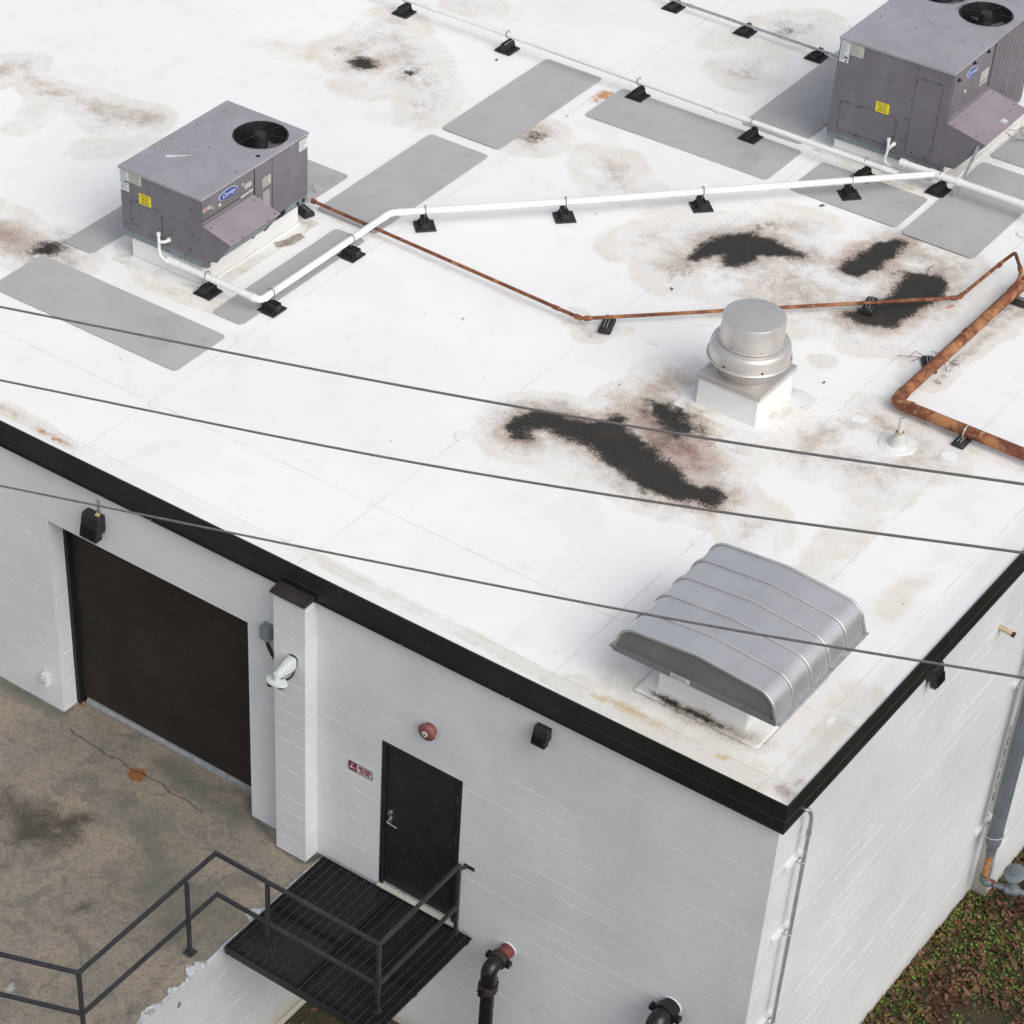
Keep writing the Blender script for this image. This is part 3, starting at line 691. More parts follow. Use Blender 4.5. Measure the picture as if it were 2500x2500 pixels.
# entry door
ed = empty('entry_door', (9,-6,-ZB)); ed.parent = bld
x0, x1, z0, z1 = DOOR; bm = B()
box(bm, x0, x0+.05, WY-.004, WY+.12, z0, z1); box(bm, x1-.05, x1, WY-.004, WY+.12, z0, z1); box(bm, x0+.05, x1-.05, WY-.004, WY+.12, z1-.05, z1); link('frame', bm, 'blackpaint', ed, bevel=.002)
bm = B(); box(bm, x0+.053, x1-.053, WY+.022, WY+.065, z0+.03, z1-.053); link('leaf', bm, 'blackpaint', ed, bevel=.002)
bm = B(); box(bm, x0+.0, x1+.0, WY-.045, WY+.06, z0-.01, z0+.012); link('threshold', bm, 'labelbeige', ed, bevel=.003)
bm = B(); box(bm, x0+.055, x1-.055, WY+.010, WY+.020, z0+.022, z0+.045); link('door_sweep', bm, 'galv', ed)
hd_ = B(); plate(hd_, (x0+.115, WY+.022, -2.765), (1,0,0), (0,0,1), .045, .17, .008, .01); plate(hd_, (x0+.115, WY+.014, -2.71), (1,0,0), (0,0,1), .05, .05, .02, .02)
tube(hd_, [(x0+.115, WY+.015, -2.80), (x0+.115, WY-.045, -2.80), (x0+.245, WY-.045, -2.81)], .009, 8, .015)
link('handle', hd_, 'chrome', ed, smooth=True)
for z in (-2.02, -2.62, -3.45):
    bm = B(); tube(bm, [(x1-.052, WY+.012, z-.055), (x1-.052, WY+.012, z+.055)], .009, 8); link('hinge', bm, 'chrome' if z > -3 else 'rustbolt', ed)

# lower edge beside the dock: retaining wall with a chipped top
rw = empty('retaining_wall', (-5.2, -3, ZB), 0, 'white painted block retaining wall holding up the concrete dock', 'wall')
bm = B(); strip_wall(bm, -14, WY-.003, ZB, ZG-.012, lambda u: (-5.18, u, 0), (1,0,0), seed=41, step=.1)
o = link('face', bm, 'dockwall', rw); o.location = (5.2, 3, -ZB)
bm = B(); pts = []; random.seed(5)
yy = -7.
left = []
while yy < -.02: left.append(yy); yy += .02
V0 = []
for y in left:
    wdt = .010 + .022*max(0, noise.noise(Vector((y*3.9, .3, 0)))+.1) + .012*abs(noise.noise(Vector((y*13, 1, 0))))
    for a, b_, c in ((-2.95,-2.62,.07),(-2.5,-2.36,.06),(-2.2,-1.9,.10),(-1.2,-.95,.12)):
        if a < y < b_: wdt += c*math.sin(math.pi*(y-a)/(b_-a))*(1+.7*noise.noise(Vector((y*17,2,0))))
    V0.append((bm.verts.new((-5.178-wdt, y, ZG+.011)), bm.verts.new((-5.176, y, ZG+.011)), bm.verts.new((-5.174, y, ZG-.03-.012*noise.noise(Vector((y*8,5,0)))))))
for a, b_ in zip(V0, V0[1:]):
    bm.faces.new((a[0],a[1],b_[1],b_[0])); bm.faces.new((a[1],a[2],b_[2],b_[1]))
o = link('chipped_paint_edge', bm, 'mastic', rw); o.location = (5.2, 3, -ZB)
bm = B(); plate(bm, (-5.180, -2.363, -4.104), (0,1,0), (0,0,1), .055, .075, .004, .027); o = link('drain_hole', bm, 'galvdark', rw); o.location = (5.2, 3, -ZB)
bm = B(); box(bm, -5.17, -5.12, -3.4, -.2, ZB, ZB+.03); o = link('footing_edge', bm, 'labelbeige', rw); o.location = (5.2, 3, -ZB)
bm = B()                        # cracks in the slab
def crack(bm, pts, w0, seed, z):
    P = []; 
    for (a, b_) in zip(pts, pts[1:]):
        for t in np.linspace(0, 1, 14)[:-1]:
            x = a[0]+(b_[0]-a[0])*t; y = a[1]+(b_[1]-a[1])*t
            P.append((x + .05*noise.noise(Vector((x*5, y*5, seed))), y + .05*noise.noise(Vector((x*5, y*5, seed+9)))))
    prev = None
    for i, (x, y) in enumerate(P):
        ww = w0*(.5+.7*abs(noise.noise(Vector((i*.7, seed, 0)))))
        cur = (bm.verts.new((x, y-ww, z)), bm.verts.new((x, y+ww, z)))
        if prev: bm.faces.new((prev[0], cur[0], cur[1], prev[1]))
        prev = cur
crack(bm, [(-8.719, -0.136, -3.850), (-8.200, -0.166, -3.850), (-7.753, -0.185, -3.850), (-7.340, -0.174, -3.850), (-6.915, -0.218, -3.850), (-6.618, -0.207, -3.850)], .0055, 1, ZG+.009)
crk = link('concrete_crack', bm, 'black', slab); 

# ------------------------------------------------------------------ steel landing and guard rail
lz = -3.80
pf = empty('steel_landing', (-4.15, -.8, lz), 0, 'black steel grating landing outside the black door, bridging from the dock', 'landing')
def P2(name, bm, mat, **kw):
    o = link(name, bm, mat, pf, **kw); o.location = (4.15, .8, -lz); return o
GX0, GX1, GY0, GY1 = -5.14, -3.20, -1.65, .02
bm = B(); y = GY0+.02
while y < GY1-.01:
    box(bm, GX0, GX1, y-.0030, y+.0030, lz-.038, lz); y += .0315
P2('grating', bm, 'blackpaint'); bm = B()
x = GX0+.05
while x < GX1:
    box(bm, x-.004, x+.004, GY0, GY1, lz-.008, lz+.0015); x += .1016
P2('cross_bars', bm, 'railpaint')  # lighter paint than the grating: the bars' highlights are put into the colour
bm = B(); box(bm, GX0, GX1-.02, GY0-.012, GY0+.002, lz-.10, lz+.002); box(bm, GX0-.002, GX0+.006, GY0, GY1, lz-.06, lz+.003)
box(bm, GX0, GX1-.03, -.95, -.90, lz-.10, lz-.039); box(bm, GX0, GX1-.03, GY1-.05, GY1, lz-.10, lz-.039); box(bm, GX0+.9, GX0+.95, GY0, GY1-.05, lz-.10, lz-.040); P2('support_frame', bm, 'blackpaint')

gr = empty('guard_rail', (-4.4, -1.42, lz), 0, 'charcoal square tube guard rail around the landing and along the dock edge', 'railing')
def P3(name, bm, mat, **kw):
    o = link(name, bm, mat, gr, **kw); o.location = (4.4, 1.42, -lz); return o
ra = [(-9.3, -4.97), (-5.43, -3.50), (-5.43, -1.42), (-3.36, -1.40), (-3.375, -.02)]
for nm, z in (('top_rail', -2.80), ('mid_rail', -3.40)):
    bm = B()
    for i, (a, b_) in enumerate(zip(ra, ra[1:])):
        e = .012 if i == 3 else .019
        d = Vector((b_[0]-a[0], b_[1]-a[1], 0)).normalized(); 
        tube(bm, [(a[0]-d.x*.019, a[1]-d.y*.019, z-.0005*i), (b_[0]+d.x*.019*(i<3), b_[1]+d.y*.019*(i<3), z-.0005*i)], .019, square=True)
    P3(nm, bm, 'railpaint', bevel=.002)
for (x, y, zb) in ((-5.43,-3.50,ZG), (-5.40,-1.915,ZG), (-4.755,-1.42,lz), (-3.36,-1.40,lz), (-3.375,-.03,lz), (-7.6,-4.32,ZG)):
    bm = B(); tube(bm, [(x, y, zb), (x, y, -2.821)], .0185, square=True); 
    p = P3('post', bm, 'railpaint')
    bm = B(); plate(bm, (x, y, zb+.009 if zb == ZG else zb+.003), (1,0,0), (0,1,0), .11 if zb == ZG else .07, .11 if zb == ZG else .07, .008)
    f = link('base_plate', bm, 'railpaint', p)
bm = B(); tube(bm, [(-3.375, -.02, -2.86), (-3.33, WY, -2.86)], .014, square=True); plate(bm, (-3.31, WY-.001, -2.86), (1,0,0), (0,0,1), .13, .05, .006); P3('wall_bracket', bm, 'railpaint')

# ------------------------------------------------------------------ rooftop units
def badge(root, o, xd, yd, w, h, lift, tilt=0.):
    o = Vector(o); n = Vector(xd).cross(Vector(yd)).normalized()
    for (s, t0, mt, nm) in ((1.0, 0, 'logowhite', 'badge_rim'), (.93, .004, 'logoblue', 'badge')):
        bm = B(); pts = [(s*w/2*math.cos(2*math.pi*k/40), s*h/2*math.sin(2*math.pi*k/40)) for k in range(40)]
        X, Y = Vector(xd).normalized(), Vector(yd).normalized()
        A = [bm.verts.new(o+X*a+Y*b_+n*t0) for a, b_ in pts]; T = [bm.verts.new(o+X*a+Y*b_+n*(t0+.006)) for a, b_ in pts]
        bm.faces.new(A[::-1]); bm.faces.new(T)
        for i in range(40): bm.faces.new((A[i], A[(i+1)%40], T[(i+1)%40], T[i]))
        b_ = link(nm, bm, mt, root)
    text('lettering', 'Carrier', h*.72, o+n*.011, xd, yd, 'logowhite', b_, shear=.4, xs=.92)
def sticker(root, o, xd, yd, w, h, mat, lines=0, mt='labelgrey', n0=.0015, seed=1, words=None, name='sticker'):
    bm = B(); plate(bm, o, xd, yd, w, h, n0); s = link(name, bm, mat, root)
    X, Y = Vector(xd).normalized(), Vector(yd).normalized(); n = X.cross(Y)
    if lines:
        r = random.Random(seed); bm = B()
        for i in range(lines):
            f = .85-.5*(r.random()**2 if i % 3 else 0); yy = h*(.42-.84*(i+.5)/lines)
            plate(bm, Vector(o)+X*(-w*.44+w*.44*f)+Y*yy+n*n0, xd, yd, w*.88*f, h*.35/lines, .0012)
        link('printed_lines', bm, mt, s)
    if words:
        for i, t_ in enumerate(words): text('lettering', t_, h*.31, Vector(o)+Y*h*(.30-.30*i)+n*(n0+.001), xd, yd, 'ink', s, xs=w*.9/(h*.31*.68*max(7, len(t_))))
    return s
def top_with_fans(W_, L_, z, fans, R, th=.03, ov=.012):
    """lid with round openings: each fan gets a square patch bridged to its circle"""
    bm = B(); n = 48; q = R+.035
    def ringpatch(cx, cy):
        for k in range(n):
            a0, a1 = 2*math.pi*k/n, 2*math.pi*(k+1)/n
            def sqp(a):
                c, s = math.cos(a), math.sin(a); m = max(abs(c), abs(s)); return (cx+q*c/m, cy+q*s/m)
            f = [bm.verts.new((*sqp(a0), z)), bm.verts.new((*sqp(a1), z)), bm.verts.new((cx+R*math.cos(a1), cy+R*math.sin(a1), z)), bm.verts.new((cx+R*math.cos(a0), cy+R*math.sin(a0), z))]
            bm.faces.new(f)
    xs_ = sorted({-W_-ov, ov} | {f[0]+s*q for f in fans for s in (-1,1)}); ys_ = sorted({-ov, L_+ov} | {f[1]+s*q for f in fans for s in (-1,1)})
    for i in range(len(xs_)-1):
        for j in range(len(ys_)-1):
            cx, cy = (xs_[i]+xs_[i+1])/2, (ys_[j]+ys_[j+1])/2
            if any(abs(cx-f[0]) < q and abs(cy-f[1]) < q for f in fans): continue
            bm.faces.new([bm.verts.new(p) for p in ((xs_[i],ys_[j],z),(xs_[i+1],ys_[j],z),(xs_[i+1],ys_[j+1],z),(xs_[i],ys_[j+1],z))])
    for f in fans: ringpatch(*f)
    bmesh.ops.remove_doubles(bm, verts=bm.verts[:], dist=.0004)
    rim = [(-W_-ov,-ov),(ov,-ov),(ov,L_+ov),(-W_-ov,L_+ov)]
    for i in range(4):
        a, b_ = rim[i], rim[(i+1)%4]; bm.faces.new([bm.verts.new(p) for p in ((*a,z-.0),(*b_,z-.0),(*b_,z-th),(*a,z-th))])
    bmesh.ops.remove_doubles(bm, verts=bm.verts[:], dist=.0004)
    return bm
def fan_set(root, cx, cy, z, R):
    bm = B(); lathe(bm, [(R+.012, .004), (R+.004, .010), (R-.006, .004), (R-.012,-.05), (R-.012,-.30)], (cx,cy,z)); link('fan_shroud', bm, 'blackpaint', root, smooth=True)
    bm = B(); lathe(bm, [(0,-.31),(R,-.31)], (cx,cy,z)); link('coil_chamber', bm, 'galvdark', root)
    fb = B(); lathe(fb, [(0,-.075),(.075,-.075),(.085,-.09),(.085,-.24),(.06,-.26),(0,-.26)], (cx,cy,z), 24); f = link('fan_motor', fb, 'rubber', root, smooth=True)
    bm = B(); plate(bm, (cx+.083, cy-.03, z-.17), (.34,.94,0), (0,0,1), .05, .05, .004); link('motor_label', bm, 'yellow', f)
    for k in range(4):
        a0 = .5+k*math.pi/2; bm = B(); pts = []
        rows = []
        for r_ in (.075, .14, .21, R-.03):
            sp = .42+.18*(r_/R); rows.append([bm.verts.new((cx+r_*math.cos(a0+t*sp), cy+r_*math.sin(a0+t*sp), z-.205+t*.055)) for t in (-1,-.5,0,.5,1)])
        for a, b_ in zip(rows, rows[1:]):
            for i in range(4): bm.faces.new((a[i],a[i+1],b_[i+1],b_[i]))
        bl = link('fan_blade', bm, 'fanblade', root, smooth=True); md = bl.modifiers.new('thick', 'SOLIDIFY'); md.thickness = .004
    bm = B()
    for i in range(1, 15):
        r_ = .085+(R-.085)*i/14; pts = [(cx+r_*math.cos(2*math.pi*k/40), cy+r_*math.sin(2*math.pi*k/40), z+.022-.018*(r_/R)**3) for k in range(41)]
        tube(bm, pts, .0013, 4, cap=False)
    link('fan_guard', bm, 'black', root)
    for k in range(6):
        a = .30+k*math.pi/3; bm = B(); tube(bm, [(cx+.06*math.cos(a), cy+.06*math.sin(a), z+.022), (cx+R*.8*math.cos(a), cy+R*.8*math.sin(a), z+.016), (cx+(R+.02)*math.cos(a), cy+(R+.02)*math.sin(a), z+.006)], .0045, 6); link('guard_arm', bm, 'black', root)
    bm = B(); lathe(bm, [(0,.028),(.07,.026),(.078,.012),(.078,-.07),(0,-.07)], (cx,cy,z), 24); link('motor_cap', bm, 'rubber', root, smooth=True)
def screws(root, pts, n, mat='black'):
    for p in pts:
        bm = B(); lathe(bm, [(.0085,0),(.0085,.004),(0,.006)], seg=6, mtx=rot_to(n, p)); link('screw', bm, mat, root)
def seam(bm, a, b_, n, w=.004, t=.0015):
    a, b_, n = Vector(a), Vector(b_), Vector(n); d = (b_-a).normalized(); s = n.cross(d)*w/2
    vs = [bm.verts.new(p) for p in (a-s+n*t, a+s+n*t, b_+s+n*t, b_-s+n*t)]; bm.faces.new(vs)

def rooftop_unit(loc, W_, L_, H_, zr, big, label):
    root = empty('rooftop_air_conditioner', loc, 0, label, 'air conditioner', 'packaged rooftop cooling units')
    s = 1.012 if big else 1.007
    zb = .278 if big else .33
    def Zl(z): return (z-zb)*s
    rail = .085*s if not big else .075*s
    bm = B(); box(bm, -W_+.004, -.004, .004, L_-.004, 0, rail); 
    if not big:
        pass
    r = link('base_rail', bm, 'railgrey', root, bevel=.004)
    for (y0_, y1_) in (((1.30, 1.46), (.30,.46)) if not big else ((1.5,1.7),(.4,.6))): bm = B(); box(bm, -.02, .0055, y0_*s, y1_*s, .012, rail-.012); link('fork_slot', bm, 'black', r)
    
    for y_ in ((.06, 1.70, 1.80) if not big else (.06,)):
        bm = B(); lathe(bm, [(0,0),(.024,0),(.024,.003),(0,.003)], seg=16, mtx=rot_to((1,0,0), (.004, y_*s, rail*.5))); link('knockout', bm, 'black', r)
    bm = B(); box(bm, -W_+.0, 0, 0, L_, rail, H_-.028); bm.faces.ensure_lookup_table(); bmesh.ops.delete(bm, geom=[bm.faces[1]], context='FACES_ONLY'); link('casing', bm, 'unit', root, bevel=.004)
    R = .31*s; fans = [(-.376*s, 1.501*s)] if not big else [(-.395*s, 1.574*s), (-1.075*s, 1.80*s)]
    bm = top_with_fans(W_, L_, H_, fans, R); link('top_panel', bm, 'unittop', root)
    # the casing must be open below each fan: a shroud hides the box top, so sink a dark well
    for f in fans: fan_set(root, f[0], f[1], H_, R)
    nx = (1,0,0); ny = (0,-1,0)
    # ---- end face (towards -y)
    def E(x, z, d=0.): return Vector((x*s, -d, Zl(z)))
    if not big:
        sticker(root, E(-.825,.895,.001), (1,0,0), (0,0,1), .178, .132, 'yellow', words=('DO NOT','TRUCK','THIS END'))
        sticker(root, E(-1.118,1.05,.001), (1,0,0), (0,0,1), .125, .27, 'labelwhite', 9, seed=3)
        bm = B(); plate(bm, E(-1.085,1.035,.003), (1,0,0), (0,0,1), .055, .016, .002); link('label_logo', bm, 'ink', root)
        sticker(root, E(-.960,1.112,.001), (1,0,0), (0,0,1), .185, .13, 'labelbeige', 8, seed=4)
        bm = B()
        for a, b_ in (((-1.05,.835),(-.62,.835)),((-.62,.835),(-.582,.80)),((-.582,.80),(-.582,.44)),((-1.05,.835),(-1.05,.50))): seam(bm, E(*a), E(*b_), ny)
        link('access_panel_seam', bm, 'black', root)
        screws(root, [E(x,z,.0) for x,z in ((-1.03,.80),(-.95,.835),(-.80,.80),(-.66,.80),(-.585,.75),(-.585,.60),(-.60,.50),(-.78,.475),(-.74,.47),(-1.0,.53),(-.95,.53),(-1.03,.58),(-1.13,.49),(-.42,.67),(-.45,.60),(-.14,1.03),(-.14,.70),(-.50,1.11),(-.20,.52),(-.18,.50),(-.34,.50),(-.41,.83))], (0,-1,0))
        dx, dz, dy = -.49, .517, 0.
        dr = [(-.49,.517,0),(-.49,.517,.05)]
    else:
        sticker(root, E(-.808,.865,.001), (1,0,0), (0,0,1), .178, .133, 'yellow', words=('DO NOT','TRUCK','THIS END'))
        sticker(root, E(-1.395,1.40,.001), (1,0,0), (0,0,1), .122, .268, 'labelwhite', 9, seed=5)
        bm = B(); plate(bm, E(-1.37,1.33,.003), (1,0,0), (0,0,1), .05, .02, .002); plate(bm, E(-1.365,1.29,.003), (1,0,0), (0,0,1), .02, .02, .002); link('label_logo', bm, 'ink', root)
        sticker(root, E(-1.24,1.457,.001), (1,0,0), (0,0,1), .175, .145, 'labelbeige', 8, seed=6)
        bm = B()
        for a, b_ in (((-1.35,.79),(-.62,.795)),((-.62,.795),(-.60,.77)),((-.60,.77),(-.60,.45)),((-1.35,.79),(-1.35,.42)),((-1.35,.41),(-.60,.42))): seam(bm, E(*a), E(*b_), ny)
        link('access_panel_seam', bm, 'black', root); bm = B()
        for a, b_ in (((-.44,1.38),(-.105,1.38)),((-.105,1.38),(-.105,.39)),((-.44,1.38),(-.44,.40)),((-.44,.39),(-.105,.385))): seam(bm, E(*a), E(*b_), ny)
        link('access_panel_seam', bm, 'black', root)
        screws(root, [E(x,z,.0) for x,z in ((-1.34,.76),(-1.28,.79),(-1.10,.78),(-.74,.79),(-.615,.74),(-.61,.55),(-1.34,.48),(-1.07,.41),(-1.1,.40),(-.81,.41),(-.85,.42),(-.50,1.18),(-.47,1.08),(-.50,.83),(-.46,.83),(-.43,1.32),(-.34,1.37),(-.16,1.37),(-.12,.95),(-.12,.72),(-.13,.55),(-.45,.62),(-.50,.55),(-.16,.41),(-.18,.43),(-.35,.43),(-1.45,.35),(-.44,1.48),(-1.21,1.545),(-.92,1.545))], (0,-1,0))
    # ---- long face (towards +x)
    def Fx(y, z, d=0.): return Vector((d, y*s, Zl(z)))
    if not big:
        bm = B(); box(bm, .0, .007, .01, .905*s, Zl(.925), Zl(1.165)); link('control_panel', bm, 'unit', root, bevel=.003)
        bm = B(); box(bm, .0, .006, .925*s, 1.228*s, Zl(.40), Zl(1.165)); link('access_panel', bm, 'unit', root, bevel=.003)
        bm = B(); box(bm, .0, .006, 1.240*s, 1.870*s, Zl(.42), Zl(1.165)); link('coil_panel', bm, 'unit', root, bevel=.003)
        bm = B()
        for y_ in (.008,.912,.921,1.231): seam(bm, Fx(y_,1.17,.001), Fx(y_,.44,.001), nx, .008, .001)
        seam(bm, Fx(.01,.920,.001), Fx(.91,.920,.001), nx, .012, .001); link('panel_gap', bm, 'black', root)
        badge(root, Fx(.449,1.08,.008), (0,1,0), (0,0,1), .33, .115, 0)
        sticker(root, Fx(.385,.975,.007), (0,1,0), (0,0,1), .27, .085, 'plate', n0=.002, name='data_plate')
        bm = B(); lathe(bm, [(0,0),(.020,0),(.020,.003),(0,.003)], seg=16, mtx=rot_to((1,0,0), Fx(.30,1.0,.010))); link('round_sticker', bm, 'labelwhite', root)
        sticker(root, Fx(.80,1.02,.007), (0,1,0), (0,0,1), .12, .055, 'labelbeige', 3, seed=8); sticker(root, Fx(.08,1.045,.007), (0,1,0), (0,0,1), .13, .04, 'labelbeige', 2, 'signred', seed=9)
        bm = B(); tube(bm, [Fx(.66,.925,.012), Fx(.87,.935,.012)], .011, 8); link('panel_rail', bm, 'labelbeige', root)
        sticker(root, Fx(1.13,.925,.006), (0,1,0), (0,0,1), .145, .115, 'labelbeige', 4, 'plate', seed=10); sticker(root, Fx(1.12,.70,.006), (0,1,0), (0,0,1), .12, .22, 'labelgrey', n0=.001)
        sticker(root, Fx(1.80,1.09,.006), (0,1,0), (0,0,1), .16, .13, 'labelwhite', 7, seed=11)
        sticker(root, Fx(1.16,.53,.006), (0,1,0), (0,0,1), .08, .05, 'labelwhite', 2, 'signred', seed=13)
        for (y_, z_) in ((.17,1.02),(.71,1.065),(.99,.75)):
            bm = B(); lathe(bm, [(0,0),(.026,0),(.024,.012),(.012,.016),(.012,.03),(0,.03)], seg=14, mtx=rot_to((1,0,0), Fx(y_,z_,.006))); link('latch', bm, 'chrome', root, smooth=True)
        zt, zo, xo, yA, yB, zl, xl = .885, .778, .412, .0, .862, .475, .20
    else:
        bm = B(); box(bm, 0, .006, .03*s, 1.040*s, Zl(.96), Zl(1.54)); link('control_panel', bm, 'unit', root, bevel=.003)
        n = 15
        for k in range(n):
            y0_ = 1.075+k*(2.20-1.075)/n; bm = B(); prism(bm, [(.0,y0_*s),(.022,(y0_+.012)*s),(.022,(y0_+.052)*s),(.0,(y0_+.062)*s)], 'z', Zl(.36), Zl(1.545)); link('coil_louver', bm, 'unit', root)
        bm = B()
        for y_ in (1.055, 1.065, .03): seam(bm, Fx(y_,1.55,.001), Fx(y_,.36,.001), nx, .012, .001)
        link('panel_gap', bm, 'black', root)
        badge(root, Fx(.482,1.39,.007), (0,1,0), (0,0,1), .27, .12, 0)
        sticker(root, Fx(.47,1.19,.006), (0,1,0), (0,0,1), .30, .095, 'plate', n0=.002, name='data_plate')
        bm = B(); lathe(bm, [(0,0),(.020,0),(.020,.003),(0,.003)], seg=16, mtx=rot_to((1,0,0), Fx(.38,1.19,.009))); link('round_sticker', bm, 'labelwhite', root)
        sticker(root, Fx(.88,1.195,.006), (0,1,0), (0,0,1), .20, .13, 'labelbeige', 5, seed=12)
        sticker(root, Fx(.88,1.095,.006), (0,1,0), (0,0,1), .19, .035, 'labelbeige', 2, seed=14)
        for (y_, z_) in ((.14,1.43),(.50,1.50),(.86,1.50)):
            bm = B(); lathe(bm, [(0,0),(.026,0),(.024,.012),(.012,.016),(.012,.03),(0,.03)], seg=14, mtx=rot_to((1,0,0), Fx(y_,z_,.006))); link('latch', bm, 'black', root, smooth=True)
        zt, zo, xo, yA, yB, zl, xl = .945, .83, .535, .015, 1.09, .405, .21
    hood = empty('intake_hood', (0,0,0)); hood.parent = root
    bm = B()
    A = [(0, zt), (xo, zo), (xo, zo-.012), (0, zt-.014)]
    prism(bm, [(x*s, Zl(z)) for x, z in A], 'y', (yA-.006)*s, (yB+.006)*s); link('hood_top', bm, 'hoodpaint', hood, bevel=.002)
    for y_ in (yA, yB-.006):
        bm = B(); prism(bm, [(0, Zl(zt-.014)), ((xo-.004)*s, Zl(zo-.012)), (xl*s, Zl(zl)), (0, Zl(zl-.03))], 'y', y_*s, (y_+.006)*s); link('hood_side', bm, 'unit', hood)
    bm = B(); prism(bm, [((xo-.03)*s, Zl(zo-.03)), ((xo-.015)*s, Zl(zo-.04)), ((xl-.005)*s, Zl(zl+.02)), ((xl-.02)*s, Zl(zl+.03))], 'y', (yA+.008)*s, (yB-.014)*s); link('intake_filter', bm, 'galvdark', hood)
    bm = B(); prism(bm, [(.004, Zl(zt+.03)), (.028, Zl(zt+.012)), (.028, Zl(zt-.008)), (.004, Zl(zt-.01))], 'y', (yA-.003)*s, (yB+.003)*s); link('drip_edge', bm, 'unit', hood)
    bm = B(); box(bm, .002, .06, (yA+.004)*s, (yA+.06)*s, 0+.02, Zl(zt-.04)); box(bm, .002, .06, (yB-.06)*s, (yB-.02)*s, .02, Zl(zt-.04)); link('hood_flange', bm, 'unit', hood)
    screws(hood, [Vector((x*s, y_*s, Zl(zt+(zo-zt)*x/xo)+.001)) for x, y_ in ((.10,.04),(.38,.06),(.41,.20),(.41,yB-.2),(.38,yB-.05),(.1,yB-.06))], (.2,0,1))
    if big:
        sticker(hood, Vector((.46*s, .62*s, Zl(zo+.02)+.001)), (0,1,0), (-.98,0,.2), .10, .07, 'labelwhite', 3, seed=15)
        bm = B(); tube(bm, [(.45*s, .02, Zl(zo)-.05), (.33, -.13, zr+.01)], .014, square=True); link('hood_brace', bm, 'galv', hood)
    # lid screws
    screws(root, [Vector((x, y_, H_)) for x, y_ in ((-W_*.88,L_*.88),(-W_*.93,L_*.66),(-W_*.95,L_*.43),(-W_*.55,L_*.12+.7),(-W_*.92,L_*.33),(-.06,L_*.36),(-.30,L_*.30+.1),(-W_*.60,L_*.33))], (0,0,1))
    if not big:
        bm = B(); prism(bm, [(-.93,.50),(-.90,.455),(-.70,.66),(-.705,.667)], 'z', H_+.0005, H_+.0015); link('paint_scratch', bm, 'labelwhite', root)
        bm = B(); lathe(bm, [(0,0),(.027,0),(.027,.002),(0,.002)], (-.10,1.12,H_), 20); link('plug_hole', bm, 'black', root)
    # condensate trap in white plastic
    if not big:
        p0 = Vector((-.49*s, 0, Zl(.517))); e = Vector((-9.967, 3.390, 0.161))-Vector(loc)
        bm = B(); tube(bm, [p0, p0+Vector((0,-.055,0)), p0+Vector((-.09,-.075,-.03))], .019, 10, .02); tube(bm, [p0+Vector((-.09,-.075,.07)), p0+Vector((-.09,-.075,-.15)), p0+Vector((-.06,-.075,-.215)), Vector((e.x+.03, -.075, e.z+.01))], .017, 10, .05)
        lathe(bm, [(0,0),(.027,0),(.027,.02),(0,.02)], seg=14, mtx=rot_to((0,-1,0), p0)); lathe(bm, [(0,0),(.024,0),(.024,.03),(0,.03)], tuple(p0+Vector((-.09,-.075,.06))), 12)
    else:
        p0 = Vector((-.585*s, 0, Zl(.47))); e = Vector((-4.485, 10.440, 0.163))-Vector(loc)
        bm = B(); tube(bm, [p0, p0+Vector((0,-.05,0)), p0+Vector((-.03,-.06,-.05))], .019, 10, .02); tube(bm, [p0+Vector((-.05,-.06,.06)), p0+Vector((-.04,-.06,-.10)), p0+Vector((-.07,-.06,-.22)), p0+Vector((.02,-.06,-.27)), Vector((e.x+.03, -.06, e.z+.01))], .017, 10, .06)
        lathe(bm, [(0,0),(.027,0),(.027,.02),(0,.02)], seg=14, mtx=rot_to((0,-1,0), p0)); lathe(bm, [(0,0),(.024,0),(.024,.03),(0,.03)], tuple(p0+Vector((-.05,-.06,.05))), 12)
    link('condensate_trap', bm, 'pvc', root, smooth=True)
    # curb and its flashing
    i1 = .05; bm = B()
    cx0, cx1, cy0, cy1 = -W_+.10, -.045, .03, L_-.12
    prism(bm, [(cx0-.02,cy0-.02),(cx1+.02,cy0-.02),(cx1+.02,cy1+.02),(cx0-.02,cy1+.02)], 'z', zr-.02, zr+.03)
    box(bm, cx0, cx1, cy0, cy1, zr+.03, 0); cb = link('curb', bm, 'flash', root, bevel=.012)
    bm = B(); plate(bm, ((cx0+cx1)/2, (cy0+cy1)/2, zr+.001), (1,0,0), (0,1,0), cx1-cx0+.36, cy1-cy0+.36, .006, .03); link('flashing_skirt', bm, 'curbstain', cb)
    return root
def curbmat():
    b = NB('soiled_flashing_membrane')
    c = b.mix(b.ramp(b.noise(1.5, 4), .3, .7), (.73,.73,.70), (.79,.79,.77))
    n = b.noise(2.6, 8, .72, b.mapv((1,1,1),(3,3,0)), 0, .7)
    c = b.mix(b.ramp(n, .50, .66, 0, .65), c, (.50,.43,.31))
    c = b.mix(b.ramp(n, .62, .74, 0, .8), c, (.16,.12,.085))
    return b.done(c, .65, 0, b.bump(b.noise(7, 4), .006, .4))
M['curbstain'] = curbmat()
AX, AY, AZ = -9.472, 3.347, .227
BX, BY, BZ = -4.078, 10.554, .102
rooftop_unit((AX, AY, AZ), 1.195, 1.900, .883, ZR-AZ, False, 'smaller mauve grey rooftop air conditioner with one fan, nearer the roof edge on the left')
rooftop_unit((BX, BY, BZ), 1.492, 2.27, 1.306, ZR-BZ, True, 'taller mauve grey rooftop air conditioner with two fans and louvered side, at the upper right')

